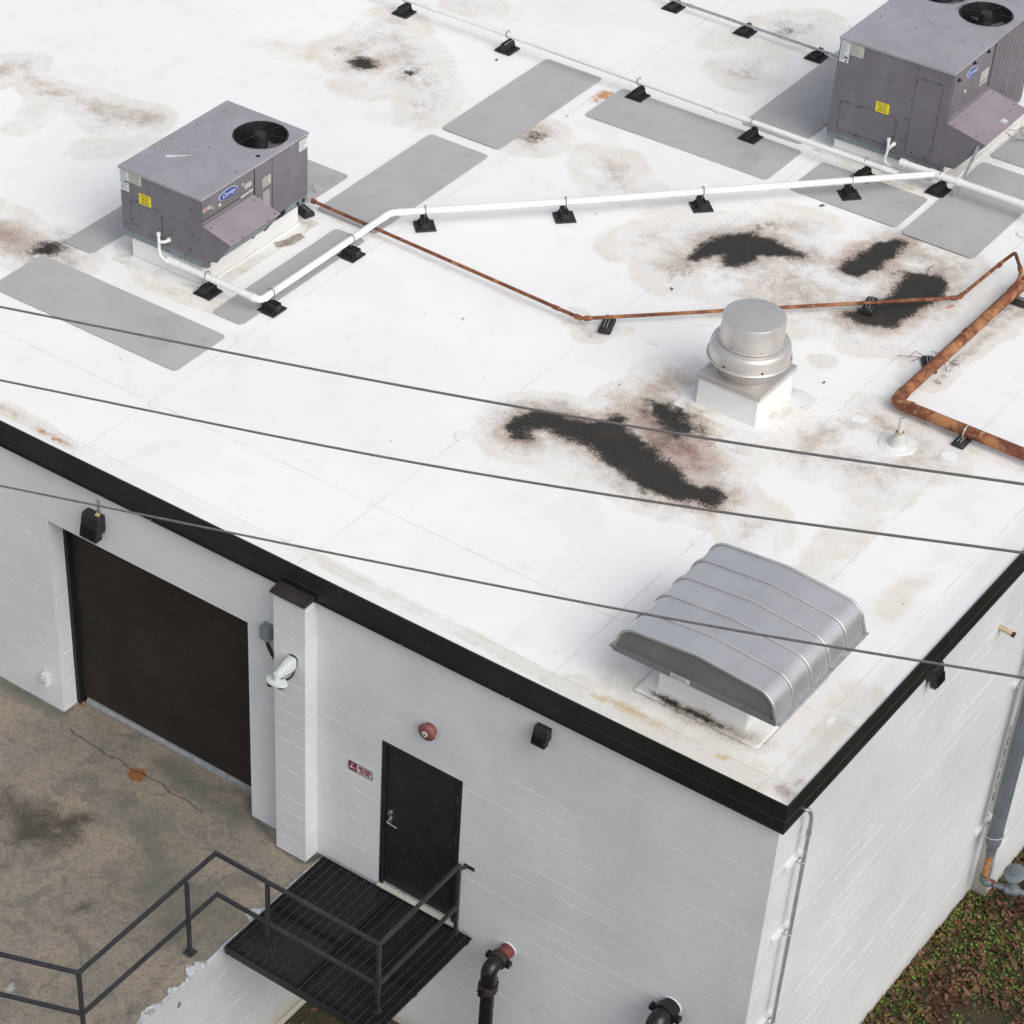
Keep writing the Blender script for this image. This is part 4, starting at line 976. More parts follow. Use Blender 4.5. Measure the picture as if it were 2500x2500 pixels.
# ------------------------------------------------------------------ walkway pads
def pad(cx0, cx1, cy0, cy1, label, sk=0.):
    o = empty('tmp', (0,0,0)); bpy.data.objects.remove(o)
    bm = B(); plate(bm, (0,0,0), (math.cos(sk),math.sin(sk),0), (-math.sin(sk),math.cos(sk),0), cx1-cx0, cy1-cy0, .007, .06, 6)
    p = link('walkway_pad', bm, 'pad'); p.location = ((cx0+cx1)/2, (cy0+cy1)/2, ZR+.010)
    return tag(p, label, 'walkway pad', 'grey walkway pads on the roof')
pad(-11.42, -8.66, 1.90, 2.77, 'wide grey walkway pad crossed by the uppermost overhead cable')
pad(-11.42, -10.98, 3.13, 5.4, 'narrow grey pad running behind the left side of the smaller air conditioner')
pad(-11.2, -9.72, 5.55, 6.38, 'grey pad peeking out behind the fan end of the smaller air conditioner')
pad(-9.56, -8.67, 5.51, 7.82, 'long grey pad crossed by the start of the thin rusty pipe')
pad(-9.54, -8.67, 8.02, 10.35, 'long grey pad with a dark spot at its corner, in upper middle')
pad(-9.11, -8.67, 3.04, 5.32, 'narrow grey pad between the smaller air conditioner and the bend of the white pipe')
pad(-8.33, -5.71, 9.40, 10.28, 'long grey pad with orange rust marks lying under the upper white pipe')
pad(-6.67, -5.82, 10.42, 13.0, 'grey pad disappearing behind the left side of the taller air conditioner')
pad(-5.40, -3.96, 9.39, 10.21, 'grey pad under the two black pipe blocks in front of the taller air conditioner')
pad(-3.86, -2.93, 9.32, 11.42, 'large grey pad below the hood of the taller air conditioner, crossed by the white pipe')
pad(-3.86, -2.93, 11.6, 13.6, 'grey pad in the far right corner beyond the hood of the taller air conditioner')

# ------------------------------------------------------------------ membrane cover discs (part of the roof)
for x, y, r in ((-5.527, 2.846, -0.050), (-8.419, 1.317, -0.050), (-8.358, 0.264, -0.050), (-8.504, 2.879, -0.050), (-2.633, 2.832, -0.050), (-1.356, 5.676, -0.050), (-2.745, 5.780, -0.050), (-2.734, 5.635, -0.050), (-2.879, 5.752, -0.050), (-2.840, 5.561, -0.050), (-0.240, 1.291, -0.050), (-0.650, 2.457, -0.050), (-2.716, 10.202, -0.050)):
    bm = B(); lathe(bm, [(0,.002),(.082,.0015),(.088,-.001)], seg=24); o = link('cover_disc', bm, 'disc', roof, loc=(x, y, ZR+.006)); 
for (x, y, z), a, (sx, sy) in (((-2.407, 5.681, -0.050),.1,(.16,.12)), ((-4.895, 5.610, -0.050),.2,(.13,.13))):
    bm = B(); plate(bm, (0,0,0), (math.cos(a),math.sin(a),0), (-math.sin(a),math.cos(a),0), sx, sy, .003, .012); link('square_patch', bm, 'disc', roof, loc=(x, y, ZR+.006))

# ------------------------------------------------------------------ centrifugal exhaust fan on its curb
FX, FY = -3.56, 5.235
ef = empty('roof_exhaust_fan', (FX, FY, ZR), 0, 'round spun aluminium exhaust fan on a square white curb', 'exhaust fan')
h = .375
bm = B(); box(bm, -.365,.365,-.365,.365, 0, h)
for v in bm.verts:
    if v.co.z < .01: v.co.x *= 1.02; v.co.y *= 1.02
c_ = link('curb', bm, 'flash', ef, bevel=.012)
bm = B(); plate(bm, (0,0,.004), (1,0,0), (0,1,0), 1.10, 1.06, .006, .03); link('flashing_skirt', bm, 'curbstain', c_)
bm = B(); plate(bm, (.50,.38,.011), (1,0,0), (0,1,0), .26, .24, .004, .01); link('flashing_corner', bm, 'flash', c_)
bm = B(); box(bm, -.388,.388,-.388,.388, h-.035, h+.022); link('curb_cap', bm, 'aluwarm', ef, bevel=.004)
sticker(ef, (-.33,-.20,h+.0225), (1,0,0), (0,1,0), .06, .14, 'labelwhite', 3, seed=21)
bm = B(); lathe(bm, [(.30,h+.02),(.31,h+.030),(.345,h+.10),(.385,h+.16),(.40,h+.175)], seg=64); link('venturi', bm, 'aluwarm', ef, smooth=True)
bm = B(); lathe(bm, [(.395,h+.165),(.44,h+.20),(.448,h+.205),(.452,h+.215),(.446,h+.222),(.432,h+.222),(.427,h+.33),(.418,h+.365),(.400,h+.385),(.36,h+.395),(.325,h+.395)], seg=64); link('windband', bm, 'aluwarm', ef, smooth=True)
bm = B(); lathe(bm, [(.30,h+.39),(.342,h+.398),(.350,h+.404),(.350,h+.410),(.338,h+.414),(.332,h+.672),(.326,h+.684),(.314,h+.689),(0,h+.693)], seg=64); dm = link('motor_cover', bm, 'aluwarm', ef, smooth=True)
for a in (200, 262, 318, 20, 80, 140):
    d = (math.cos(rad(a)), math.sin(rad(a)), 0)
    bm = B(); lathe(bm, [(.012,0),(.012,.006),(0,.008)], seg=8, mtx=rot_to(d, (d[0]*.431, d[1]*.431, h+.245))); link('bolt', bm, 'black', ef)
    bm = B(); lathe(bm, [(.007,0),(.007,.005),(0,.006)], seg=6, mtx=rot_to(d, (d[0]*.336, d[1]*.336, h+.435))); link('bolt', bm, 'black', ef)

# ------------------------------------------------------------------ hooded gravity ventilator
HX, HY0, HY1, HZ = -1.285, .42, 2.04, .45
rv = empty('hooded_roof_ventilator', (HX, (HY0+HY1)/2, ZR), 0, 'large ribbed aluminium hood ventilator on a low white curb near the roof corner', 'roof ventilator')
def hoodprof(off=0.):
    pts = [(-.855-off, 0)]
    def arc(cx, cz, r, a0, a1, n=8): return [(cx+(r+off)*math.cos(rad(a0+(a1-a0)*k/n)), cz+(r+off)*math.sin(rad(a0+(a1-a0)*k/n))) for k in range(n+1)]
    pts += arc(-.615, .085, .20, 172, 104, 9)
    pts += [(-.03, .335+off), (.03, .335+off)]
    pts += arc(.615, .085, .20, 76, 8, 9)
    pts += [(.855+off, 0)]
    return pts
zb_ = HZ-ZR; ye0, ye1 = HY0-(HY0+HY1)/2, HY1-(HY0+HY1)/2
outer = hoodprof(); inner = hoodprof(-.012)
bm = B(); prism(bm, [(x, zb_+z) for x, z in outer]+[(x, zb_+z) for x, z in inner[::-1]], 'y', ye0, ye1); link('hood', bm, 'alu', rv, smooth=True)
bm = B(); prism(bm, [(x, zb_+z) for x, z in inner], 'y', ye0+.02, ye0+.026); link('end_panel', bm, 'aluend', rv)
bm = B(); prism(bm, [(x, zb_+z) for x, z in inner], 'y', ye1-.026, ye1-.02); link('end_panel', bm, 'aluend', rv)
for k in range(6):
    y = ye0 + (ye1-ye0)*k/5 + (.013 if k == 0 else -.013 if k == 5 else 0)
    bm = B(); o_, i_ = hoodprof(.022 if k not in (0,5) else .018), hoodprof(.0005)
    t = .019 if k not in (0, 5) else .014
    prism(bm, [(x, zb_+z) for x, z in o_]+[(x, zb_+z) for x, z in i_[::-1]], 'y', y-t, y+t); link('rib', bm, 'alu', rv, bevel=.007, smooth=True)
for sx in (-1, 1):
    bm = B(); box(bm, min(sx*.845, sx*.895), max(sx*.845, sx*.895), ye0-.004, ye1+.004, zb_-.012, zb_-.004); box(bm, min(sx*.845, sx*.850), max(sx*.845, sx*.850), ye0, ye1, zb_-.004, zb_+.03); fl = link('side_flange', bm, 'galv', rv)
    for k in range(6):
        y = ye0+.03 + (ye1-ye0-.06)*k/5; bm = B(); lathe(bm, [(.012,0),(.012,.014),(0,.016)], seg=6, mtx=Matrix.Translation((sx*.875, y, zb_-.004))); link('bolt', bm, 'galv', fl)
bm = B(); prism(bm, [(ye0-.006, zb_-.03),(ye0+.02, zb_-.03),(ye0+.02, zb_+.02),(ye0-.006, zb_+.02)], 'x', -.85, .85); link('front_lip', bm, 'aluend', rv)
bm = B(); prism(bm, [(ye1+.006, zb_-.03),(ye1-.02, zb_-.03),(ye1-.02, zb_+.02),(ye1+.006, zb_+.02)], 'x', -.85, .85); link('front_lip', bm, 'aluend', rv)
sticker(rv, (-.13, ye0-.008, zb_+.005), (1,0,0), (0,0,1), .20, .05, 'labelwhite', 2, 'galvdark', seed=31)
cx0, cx1, cy0, cy1 = -1.785-HX, -.825-HX, .70-(HY0+HY1)/2, 1.76-(HY0+HY1)/2
bm = B(); box(bm, cx0, cx1, cy0, cy1, 0, zb_-.10); cb = link('curb', bm, 'flash', rv, bevel=.014)
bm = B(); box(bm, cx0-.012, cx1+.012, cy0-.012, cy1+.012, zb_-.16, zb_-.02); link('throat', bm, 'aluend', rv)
sx_, sy_ = (cx0+cx1)/2+.02, (cy0+cy1)/2
sk = grid_obj('flashing_skirt', np.arange(sx_-.665, sx_+.666, .019), np.arange(sy_-.68, sy_+.681, .0195), lambda X, Y: .0135-.011*(np.minimum(.665-abs(X-sx_), .68-abs(Y-sy_)) < .01), 'roof', lambda X, Y: fields(X+HX, Y+(HY0+HY1)/2), cb)
bm = B(); seam(bm, (-.655, -.695, .0145), (.62, -.695, .0145), (0,0,1), .006, 0); seam(bm, (-.66, -.69, .0145), (-.66, .3, .0145), (0,0,1), .005, 0); seam(bm, (.68, -.6, .0145), (.68, .6, .0145), (0,0,1), .005, 0); link('skirt_edge_grime', bm, 'rag', cb)
# ------------------------------------------------------------------ vent stack
vs_ = empty('vent_stack', (-1.875, 5.53, ZR), 0, 'short white plastic vent pipe with a cone boot flashing', 'vent pipe')
bm = B(); lathe(bm, [(.205,.0),(.203,.012),(.19,.016),(.12,.018),(.105,.022)], seg=40); link('base_flange', bm, 'curbstain', vs_, smooth=True)
bm = B(); lathe(bm, [(.115,.014),(.100,.03),(.095,.05),(.088,.053),(.084,.075),(.076,.078),(.071,.100),(.062,.104),(.055,.125),(.044,.13),(.042,.16)], seg=32); link('rubber_boot', bm, 'pvcold', vs_, smooth=True)
bm = B(); lathe(bm, [(.047,.15),(.047,.165),(.040,.165)], seg=24); link('hose_clamp', bm, 'tanpipe', vs_)
bm = B(); lathe(bm, [(.029,.10),(.029,.345),(.024,.345),(.024,.24),(0,.24)], seg=24); link('pipe', bm, 'pvcold', vs_, smooth=True)

# ------------------------------------------------------------------ pipes
def runpipe(name, pts, r, mat, label, cat, group=None, bend=.0, fit=(), fitmat=None, seg=14, parentlist=None):
    o0 = Vector(pts[0]) if not isinstance(pts[0], Vector) else pts[0]
    root = empty(name, o0, 0, label, cat, group)
    bm = B(); tube(bm, [Vector(p)-o0 for p in pts], r, seg, bend); link('pipe', bm, mat, root, smooth=True)
    for (p, d, L, k) in fit:
        d = Vector(d).normalized(); p = Vector(p)-o0
        bm = B(); tube(bm, [p-d*L/2, p+d*L/2], r*k, seg); link('coupling', bm, fitmat or mat, root, smooth=True)
    return root
zp = .16
wA = [(-9.97,3.33,zp), (-8.62,3.31,zp), (-8.61,5.71,zp), (-7.147,7.175,zp), (-4.03,10.44,zp+.002)]
wp = runpipe('condensate_pipe', wA, .041, 'pvc', 'white pipe leading from the smaller air conditioner across the roof to the junction', 'pipe', 'white condensate pipes', .07,
   [((-9.90,3.33,zp),(1,0,0),.14,1.12), ((-8.72,3.31,zp),(1,0,0),.05,1.14), ((-8.615,3.41,zp),(0,1,0),.05,1.14), ((-8.61,5.60,zp),(0,1,0),.05,1.12), ((-8.53,5.79,zp),(1,1,0),.05,1.12), ((-6.4,7.96,zp),(1,1.04,0),.09,1.1), ((-4.85,9.58,zp),(1,1.04,0),.09,1.1)])
runpipe('condensate_pipe', [(-13.5,10.255,zp), (-10.1,10.245,zp), (-4.83,10.17,zp), (-4.40,10.16,zp)], .034, 'pvc', 'white pipe running across the top of the picture along five black blocks', 'pipe', 'white condensate pipes', .0,
   [((-11.3,10.25,zp),(1,0,0),.10,1.15), ((-6.9,10.19,zp),(1,0,0),.10,1.15), ((-4.55,10.16,zp),(1,0,0),.11,1.25)])
runpipe('condensate_pipe', [(-4.49,10.44,zp), (-4.0,10.44,zp), (-.45,10.44,zp)], .043, 'pvc', 'white pipe passing in front of the taller air conditioner and out at the right', 'pipe', 'white condensate pipes', .0,
   [((-4.46,10.44,zp),(1,0,0),.08,1.15), ((-4.03,10.44,zp),(1,0,0),.16,1.18), ((-3.72,10.44,zp),(1,0,0),.05,1.15)])
zc = .055
runpipe('grey_conduit', [(-12.5,12.66,zc), (-9.0,12.61,zc), (-5.2,12.53,zc)], .019, 'galv', 'thin grey metal conduit going behind the taller air conditioner', 'conduit', None, 0, [((-10.2,12.63,zc),(1,0,0),.07,1.3), ((-8.75,12.605,zc),(1,0,0),.07,1.3)])
zt = .045
tp = [(-9.70,5.12,zt+.06), (-9.66,5.47,zt), (-5.73,5.33,zt), (-2.62,8.30,zt), (-2.57,9.40,zt+.0), (-2.42,9.37,.25), (-2.30,9.12,.26), (-2.21,8.90,.20), (-2.19,8.87,.06)]
runpipe('thin_gas_pipe', [(-9.62,5.52,zt), (-5.708,5.358,zt), (-2.621,8.327,zt), (-2.573,9.30,zt+.01), (-2.47,9.36,.19), (-2.20,8.93,.26), (-2.19,8.885,.05)], .0205, 'rust', 'thin rusty pipe zigzagging from the smaller air conditioner to the thick rusty pipe', 'gas pipe', None, .05,
   [((-5.75,5.36,zt),(1,0,0),.07,1.45), ((-5.66,5.405,zt),(1,1,0),.07,1.45), ((-2.66,8.29,zt),(1,1,0),.07,1.4), ((-2.62,8.38,zt),(0,1,0),.06,1.4), ((-2.575,9.24,zt),(0,1,0),.06,1.35), ((-2.235,8.98,.25),(-.3,.5,.0),.07,1.35), ((-2.195,8.90,.12),(0,0,1),.06,1.5), ((-2.19,8.885,.045),(0,0,1),.03,1.7), ((-6.05,5.37,zt),(1,0,0),.09,1.25), ((-9.60,5.52,zt),(1,0,0),.05,1.5)])
zb2 = .055
runpipe('thick_gas_pipe', [(-2.16,13.0,zb2), (-2.18,9.05,zb2), (-2.212,6.05,zb2), (-.71,6.03,zb2), (2.2-2.25,6.02,zb2)], .064, 'rust', 'thick rusty pipe turning a corner beside the white vent pipe', 'gas pipe', None, .10,
   [((-2.21,6.24,zb2),(0,1,0),.05,1.10), ((-2.02,6.05,zb2),(1,0,0),.05,1.12), ((-2.185,8.87,zb2),(0,1,0),.20,1.14), ((-2.2,7.7,zb2),(0,1,0),.03,1.06)], seg=20)

# ------------------------------------------------------------------ pipe supports
def make_block():
    root = empty('pipe_support_block', (0,0,0))
    bm = B()
    prism(bm, [(-.125,-.125),(.125,-.125),(.125,.125),(-.125,.125)], 'z', 0, .022)
    for v in bm.verts:
        if v.co.z > .01: v.co.x *= .95; v.co.y *= .95
    link('base_pad', bm, 'rubber', root, bevel=.004)
    bm = B(); prism(bm, [(-.055,.0215),(.055,.0215),(.038,.105),(-.038,.105)], 'y', -.105, .105)
    for k in range(4):
        y = -.08+.053*k
        for s in (-1, 1): prism(bm, [(s*.095,.0215),(s*.035,.0215),(s*.035,.085)] if s > 0 else [(s*.035,.0215),(s*.095,.0215),(s*.035,.085)], 'y', y-.007, y+.007)
    link('rubber_body', bm, 'rubber', root)
    bm = B()
    for s in (-1, 1): box(bm, min(s*.016, s*.021), max(s*.016, s*.021), -.12, .12, .1055, .128)
    box(bm, -.016, .016, -.12, .12, .1055, .109)
    ch_ = link('strut_channel', bm, 'rubber', root)
    return root
PG = 'black blocks carrying the roof pipes'
proto = make_block(); used = [False]
def hanger(root, dz, r):
    """threaded rod with a clevis loop around a pipe running along local x"""
    bm = B(); tube(bm, [(0,0,.11), (0,0,dz-r-.004)], .0045, 6); link('hanger_rod', bm, 'galv', root)
    bm = B()
    pts = [(0, (r+.006)*math.cos(2*math.pi*k/20), dz+(r+.006)*math.sin(2*math.pi*k/20)*1.25+.008) for k in range(21)]
    tube(bm, pts, .0055, 6, cap=False); link('pipe_loop', bm, 'galvdark', root)
def place(x, y, ang, label, hang=None, tilt=0.):
    o = proto if not used[0] else copy_tree(proto); used[0] = True
    o.location = (x, y, ZR+.007); o.rotation_euler = (0, 0, ang)
    tag(o, label, 'pipe support', PG)
    return o
SUP = [
 (-9.40, 3.33, 0, zp, .041, 'black block hanging up the white pipe beside the front corner of the smaller air conditioner'),
 (-8.61, 3.50, 90, zp, .041, 'black block next to the right angle bend of the white pipe'),
 (-8.61, 4.96, 90, zp, .041, 'black block at the top end of the narrow pad right of the smaller air conditioner'),
 (-8.32, 6.00, 45, zp, .041, 'black block just right of the obtuse bend in the white pipe'),
 (-7.143, 7.176, 45, zp, .041, 'black block under the middle of the long diagonal white pipe'),
 (-6.00, 8.38, 46, zp, .041, 'black block under the long white pipe, above the left tip of black stain'),
 (-4.75, 9.70, 46, zp, .041, 'nearer of two black blocks on the pad before the taller air conditioner'),
 (-4.83, 10.19, 0, zp, .034, 'farther of two black blocks on the pad before the taller air conditioner'),
 (-3.96, 10.45, 0, zp, .043, 'black block below the front corner of the taller air conditioner'),
 (-6.39, 10.17, 0, zp, .034, 'black block on the long pad, near its right end'),
 (-8.06, 10.21, 0, zp, .034, 'black block on the left end of the long pad, beside the orange rust marks'),
 (-10.09, 10.245, 0, zp, .034, 'black block with a light strip on top, above the two pads in the upper middle'),
 (-11.77, 10.255, 0, zp, .034, 'black block at the top edge of the picture under the upper white pipe'),
]
for x, y, a, z, r, lab in SUP: place(x, y, rad(a), lab)
hang_roots = [o for o in C.objects if o.parent is None and o.name.startswith('pipe_support_block')]
for o, (x, y, a, z, r, lab) in zip(sorted(hang_roots, key=lambda o: o.name), SUP): hanger(o, z-ZR-.007, r)
light = [o for o in hang_roots if 'light strip' in o['label']][0]
bm = B(); box(bm, .0215, .024, -.10, .12, .108, .124); link('metal_strip', bm, 'galv', light)
for x, y, lab in ((-9.02, 12.61, 'low black block under the grey conduit, farthest from the taller air conditioner'), (-7.90, 12.59, 'low black block under the grey conduit, middle one of the three'), (-6.81, 12.56, 'low black block under the grey conduit, nearest the taller air conditioner')):
    o = copy_tree(proto)
    for c in list(o.children):
        if c.name.startswith(('hanger_rod', 'pipe_loop')): bpy.data.objects.remove(c)
    o.location = (x, y, ZR+.004); o.rotation_euler = (0,0,0); o.scale = (1,1,.80); o['label'] = lab
# rounded rubber blocks below the rusty pipes
def rblock(x, y, ang, label, strap=0, H=.075, L=.30):
    root = empty('pipe_support_block', (x, y, ZR+.006), rad(ang), label, 'pipe support', PG)
    bm = B(); prism(bm, [(-.075,0),(.075,0),(.072,H*.55),(.045,H*.95),(-.045,H*.95),(-.072,H*.55)], 'y', -L/2, L/2); link('rubber_body', bm, 'rubber', root, bevel=.012, smooth=True)
    bm = B(); 
    for s in (-1,1): box(bm, min(s*.014,s*.020), max(s*.014,s*.020), -L*.42, L*.42, H*.95, H*.95+.018)
    link('strut_channel', bm, 'galv', root)
    if strap:
        bm = B(); r = strap; zc_ = zb2-ZR-.006; pts = [(0,-r-.004,H)] + [(0,-(r+.006)*math.cos(rad(t)),zc_+(r+.006)*math.sin(rad(t))) for t in range(0,181,15)] + [(0,r+.004,H)]
        tube(bm, pts, .009, 6); link('pipe_clamp', bm, 'galv', root)
    return root
rblock(-5.47, 5.52, 20, 'black rubber block under the bend of the thin rusty pipe')
rblock(-3.37, 7.66, 15, 'black rubber block standing in the black stain under the thin rusty pipe')
rblock(-2.30, 7.03, 35, 'black rubber block with twigs caught on it under the thick rusty pipe', 0, .050, .30)
rblock(-1.36, 6.02, 0, 'black rubber block with a grey clamp over the thick rusty pipe', .064, .055, .34)
rblock(-2.12, 8.80, 90, 'black rubber block at the right edge under the tee of the thick rusty pipe', 0, .055, .34)
rblock(-9.60, 5.36, 70, 'black rubber block tucked under the rear corner of the smaller air conditioner', 0, .09, .22)

# ------------------------------------------------------------------ overhead cables
def cable(pts, label):
    P = [Vector(p) for p in pts]
    a = P[0]+(P[0]-P[1])*6; b_ = P[-1]+(P[-1]-P[-2])*5
    out = [a]
    allp = [P[0]+(P[0]-P[1])] + P + [P[-1]+(P[-1]-P[-2])]
    for i in range(1, len(allp)-2):
        for t in np.linspace(0, 1, 8)[:-1]:
            p0,p1,p2,p3 = allp[i-1:i+3]
            out.append(.5*((2*p1)+(-p0+p2)*t+(2*p0-5*p1+4*p2-p3)*t*t+(-p0+3*p1-3*p2+p3)*t**3))
    out += [P[-1], b_]
    o0 = P[1]; bm = B(); tube(bm, [p-o0 for p in out], .0060, 8)
    o = link('overhead_cable', bm, 'cable', smooth=True); o.location = o0
    tag(o, label, 'cable', 'overhead cables crossing the picture')
cable([(-1.916, -7.000, 7.876), (0.527, -7.000, 8.436), (2.270, -7.000, 8.874), (3.706, -7.000, 9.280)], 'uppermost of three grey cables, passing below the exhaust fan')
cable([(-1.973, -7.000, 7.386), (0.535, -7.000, 8.009), (2.314, -7.000, 8.514), (3.771, -7.000, 8.973)], 'middle of three grey cables, passing above the ribbed ventilator')
cable([(-2.061, -7.000, 6.633), (0.548, -7.000, 7.365), (2.389, -7.000, 7.901), (3.896, -7.000, 8.384)], 'lowest of three grey cables, passing across the ribbed ventilator')

# ------------------------------------------------------------------ things on the front wall
def wall_light(loc, rz, wd, ht, dp, label, broken=False):
    root = empty('wall_light', loc, rz, label, 'light', 'black wall lights')
    bm = B(); prism(bm, [(0,0),(-dp*.50,0),(-dp*.66,-ht*.05),(-dp,-ht*.78),(-dp*.97,-ht*.86),(-dp*.40,-ht*.86),(-dp*.36,-ht*.64),(0,-ht*.60)], 'x', -wd/2, wd/2); hs_ = link('housing', bm, 'blackpaint', root, bevel=.006)
    bm = B(); n = 9
    for k in range(n):
        x = -wd*.42+wd*.84*k/(n-1); prism(bm, [(-dp*.82-.002,-ht*.40),(-dp*.82-.014,-ht*.40),(-dp-.012,-ht*.78),(-dp+.001,-ht*.78)], 'x', x-wd*.018, x+wd*.018)
    link('cooling_fins', bm, 'black', hs_)
    bm = B(); box(bm, -wd*.46, wd*.46, -dp*.90, -dp*.44, -ht*.93, -ht*.86); link('lens', bm, 'lens', root)
    bm = B(); plate(bm, (0,0,-ht*.42), (1,0,0), (0,0,1), wd*.8, ht*.6, .012); link('back_plate', bm, 'blackpaint', root)
    if broken:
        bm = B(); box(bm, wd*.10, wd*.22, -.012, -.002, -.04, .16); link('mounting_strap', bm, 'galv', root)
        bm = B(); plate(bm, (wd*.25,-dp*.3,.002), (1,0,0), (0,.9,.4), .05, .04, .012); link('foam_scrap', bm, 'tanpipe', root)
    return root
wall_light((-8.20, WY-.004, -.62), 0, .235, .33, .17, 'larger black wall light above the dark roller door', True)
wall_light((-2.56, WY-.004, -.49), 0, .16, .225, .12, 'small black wall light on the front wall right of the red bell')
wall_light((WX+.004, 2.93, -.33), rad(90), .17, .27, .12, 'black wall light high on the side wall below the roof edge')

fb_ = empty('fire_bell', (-3.859, 0.061, -1.267), 0, 'faded red fire alarm bell above the black door', 'bell')
bm = B(); lathe(bm, [(0,0),(.075,0),(.075,.05),(.062,.055),(0,.055)], seg=24, mtx=rot_to((0,-1,0),(0,0,0))); link('back_box', bm, 'red', fb_, smooth=True)
bm = B(); lathe(bm, [(.098,.060),(.101,.067),(.096,.080),(.080,.094),(.052,.103),(0,.107)], seg=36, mtx=rot_to((0,-1,0),(0,0,0))); link('gong', bm, 'red', fb_, smooth=True)
bm = B(); lathe(bm, [(.098,.060),(0,.058)], seg=36, mtx=rot_to((0,-1,0),(0,0,0))); link('gong_back', bm, 'rustbolt', fb_)
bm = B(); lathe(bm, [(0,.100),(.034,.101),(.034,.1085),(0,.1105)], seg=24, mtx=rot_to((0,-1,0),(0,0,0))); lb = link('centre_label', bm, 'labelwhite', fb_)
bm = B(); lathe(bm, [(.011,.109),(.011,.116),(0,.117)], seg=6, mtx=rot_to((0,-1,0),(0,0,0))); link('centre_bolt', bm, 'black', fb_)
bm = B(); box(bm, -.02, .02, -.012, 0, -.11, -.06); link('mounting_foot', bm, 'rubber', fb_)

# fire riser room sign
sg = empty('fire_riser_sign', (-4.705, WY-.003, -2.31), 0, 'small red and white FIRE RISER ROOM sign left of the black door', 'sign')
SW, SH = .325, .130
bm = B(); plate(bm, (0,0,0), (1,0,0), (0,0,1), SW, SH, .003, .03); link('panel', bm, 'signwhite', sg)
bm = B(); plate(bm, (-SW*.315,-.003,0), (1,0,0), (0,0,1), SW*.33, SH*.94, .001, .022); link('red_field', bm, 'signred', sg)
bm = B()
n = 34; per = []
for k in range(14): per.append((-SW*.44+SW*.88*k/13, SH*.44)); per.append((-SW*.44+SW*.88*k/13, -SH*.44))
for k in range(4): per.append((SW*.462, -SH*.28+SH*.56*k/3)); per.append((-SW*.462, -SH*.28+SH*.56*k/3))
for x, z in per:
    lx = x < -SW*.14
    prism(bm, [(x-.014,z-.008),(x-.002,z-.008),(x+.011,z+.007),(x-.001,z+.007)], 'y', -.0052, -.0042)
link('border_stripes', bm, 'darkred', sg)
bm = B()
for cx, cz, r in ((-SW*.32, SH*.22, .016), (-SW*.24, -SH*.17, .016)):
    for k in range(20):
        a0, a1 = 2*math.pi*k/20, 2*math.pi*(k+1)/20
        bm.faces.new([bm.verts.new((cx+q*math.cos(a), -.0045, cz+q*math.sin(a))) for q, a in ((r,a0),(r,a1),(r*.72,a1),(r*.72,a0))])
    prism(bm, [(cx-.002,cz-.010),(cx+.002,cz-.010),(cx+.002,cz+.010),(cx-.002,cz+.010)], 'y', -.0052, -.0042)
box(bm, -SW*.43, -SW*.31, -.0052, -.0042, -SH*.26, -SH*.08); box(bm, -SW*.40, -SW*.34, -.0052, -.0042, -SH*.08, SH*.02)
link('symbols', bm, 'signwhite', sg)
text('lettering', 'FIRE RISER', .046, (SW*.165, -.0045, SH*.15), (1,0,0), (0,0,1), 'signred', sg, xs=.74, extr=.002, off=.0016)
text('lettering', 'ROOM', .046, (SW*.165, -.0045, -SH*.17), (1,0,0), (0,0,1), 'signred', sg, xs=.84, extr=.002, off=.0016)

# security camera on the pilaster
sc = empty('security_camera', (-5.43, PY, -1.09), 0, 'white dome security camera on a bracket on the block pilaster', 'camera')
bm = B(); plate(bm, (0,0,0), (1,0,0), (0,0,1), .13, .19, .012, .05); link('back_plate', bm, 'rubber', sc)
bm = B()
ra_ = [(.066,.0,.085,.095),(.060,-.10,.070,.078),(.048,-.22,.040,.056),(.040,-.31,.018,.040)]   # half width, y, z top offset, half height
rings = []
for hw, y, zt_, hh in ra_:
    y -= .012; zc_ = zt_-hh+.0
    rings.append([bm.verts.new((hw*cx, y, zc_+hh*cz)) for cx, cz in ((-1,-.9),(1,-.9),(1,.6),(.75,1),(-.75,1),(-1,.6))])
for a, b_ in zip(rings, rings[1:]):
    for i in range(6): bm.faces.new((a[i], a[(i+1)%6], b_[(i+1)%6], b_[i]))
bm.faces.new(rings[0][::-1]); bm.faces.new(rings[-1]); link('arm', bm, 'camwhite', sc, bevel=.008, smooth=True)
bm = B(); lathe(bm, [(0,.02),(.035,.02),(.04,-.03),(.04,-.075),(0,-.075)], (0,-.31,0), 24); link('neck', bm, 'camwhite', sc, smooth=True)
bm = B(); lathe(bm, [(0,.0),(.06,-.002),(.085,-.015),(.092,-.035),(.085,-.05),(.06,-.06),(0,-.062)], (0,0,0), 40)
for v in bm.verts: v.co.x *= 1.62; v.co = Matrix.Rotation(rad(4),3,'Z') @ v.co; v.co += Vector((0,-.31,-.07))
link('head', bm, 'camwhite', sc, smooth=True)
for dx in (-.06, .065):
    bm = B(); lathe(bm, [(.045,0),(.042,-.03),(.02,-.048),(0,-.05)], (dx,-.33+dx*.3,-.13), 20); link('lens_dome', bm, 'rubber', sc, smooth=True)
bm = B(); tube(bm, [(.03,-.27,-.06),(.06,-.22,-.12),(.07,-.10,-.13),(.05,-.02,-.05)], .014, 8, .05); link('cable_loop', bm, 'rubber', sc, smooth=True)

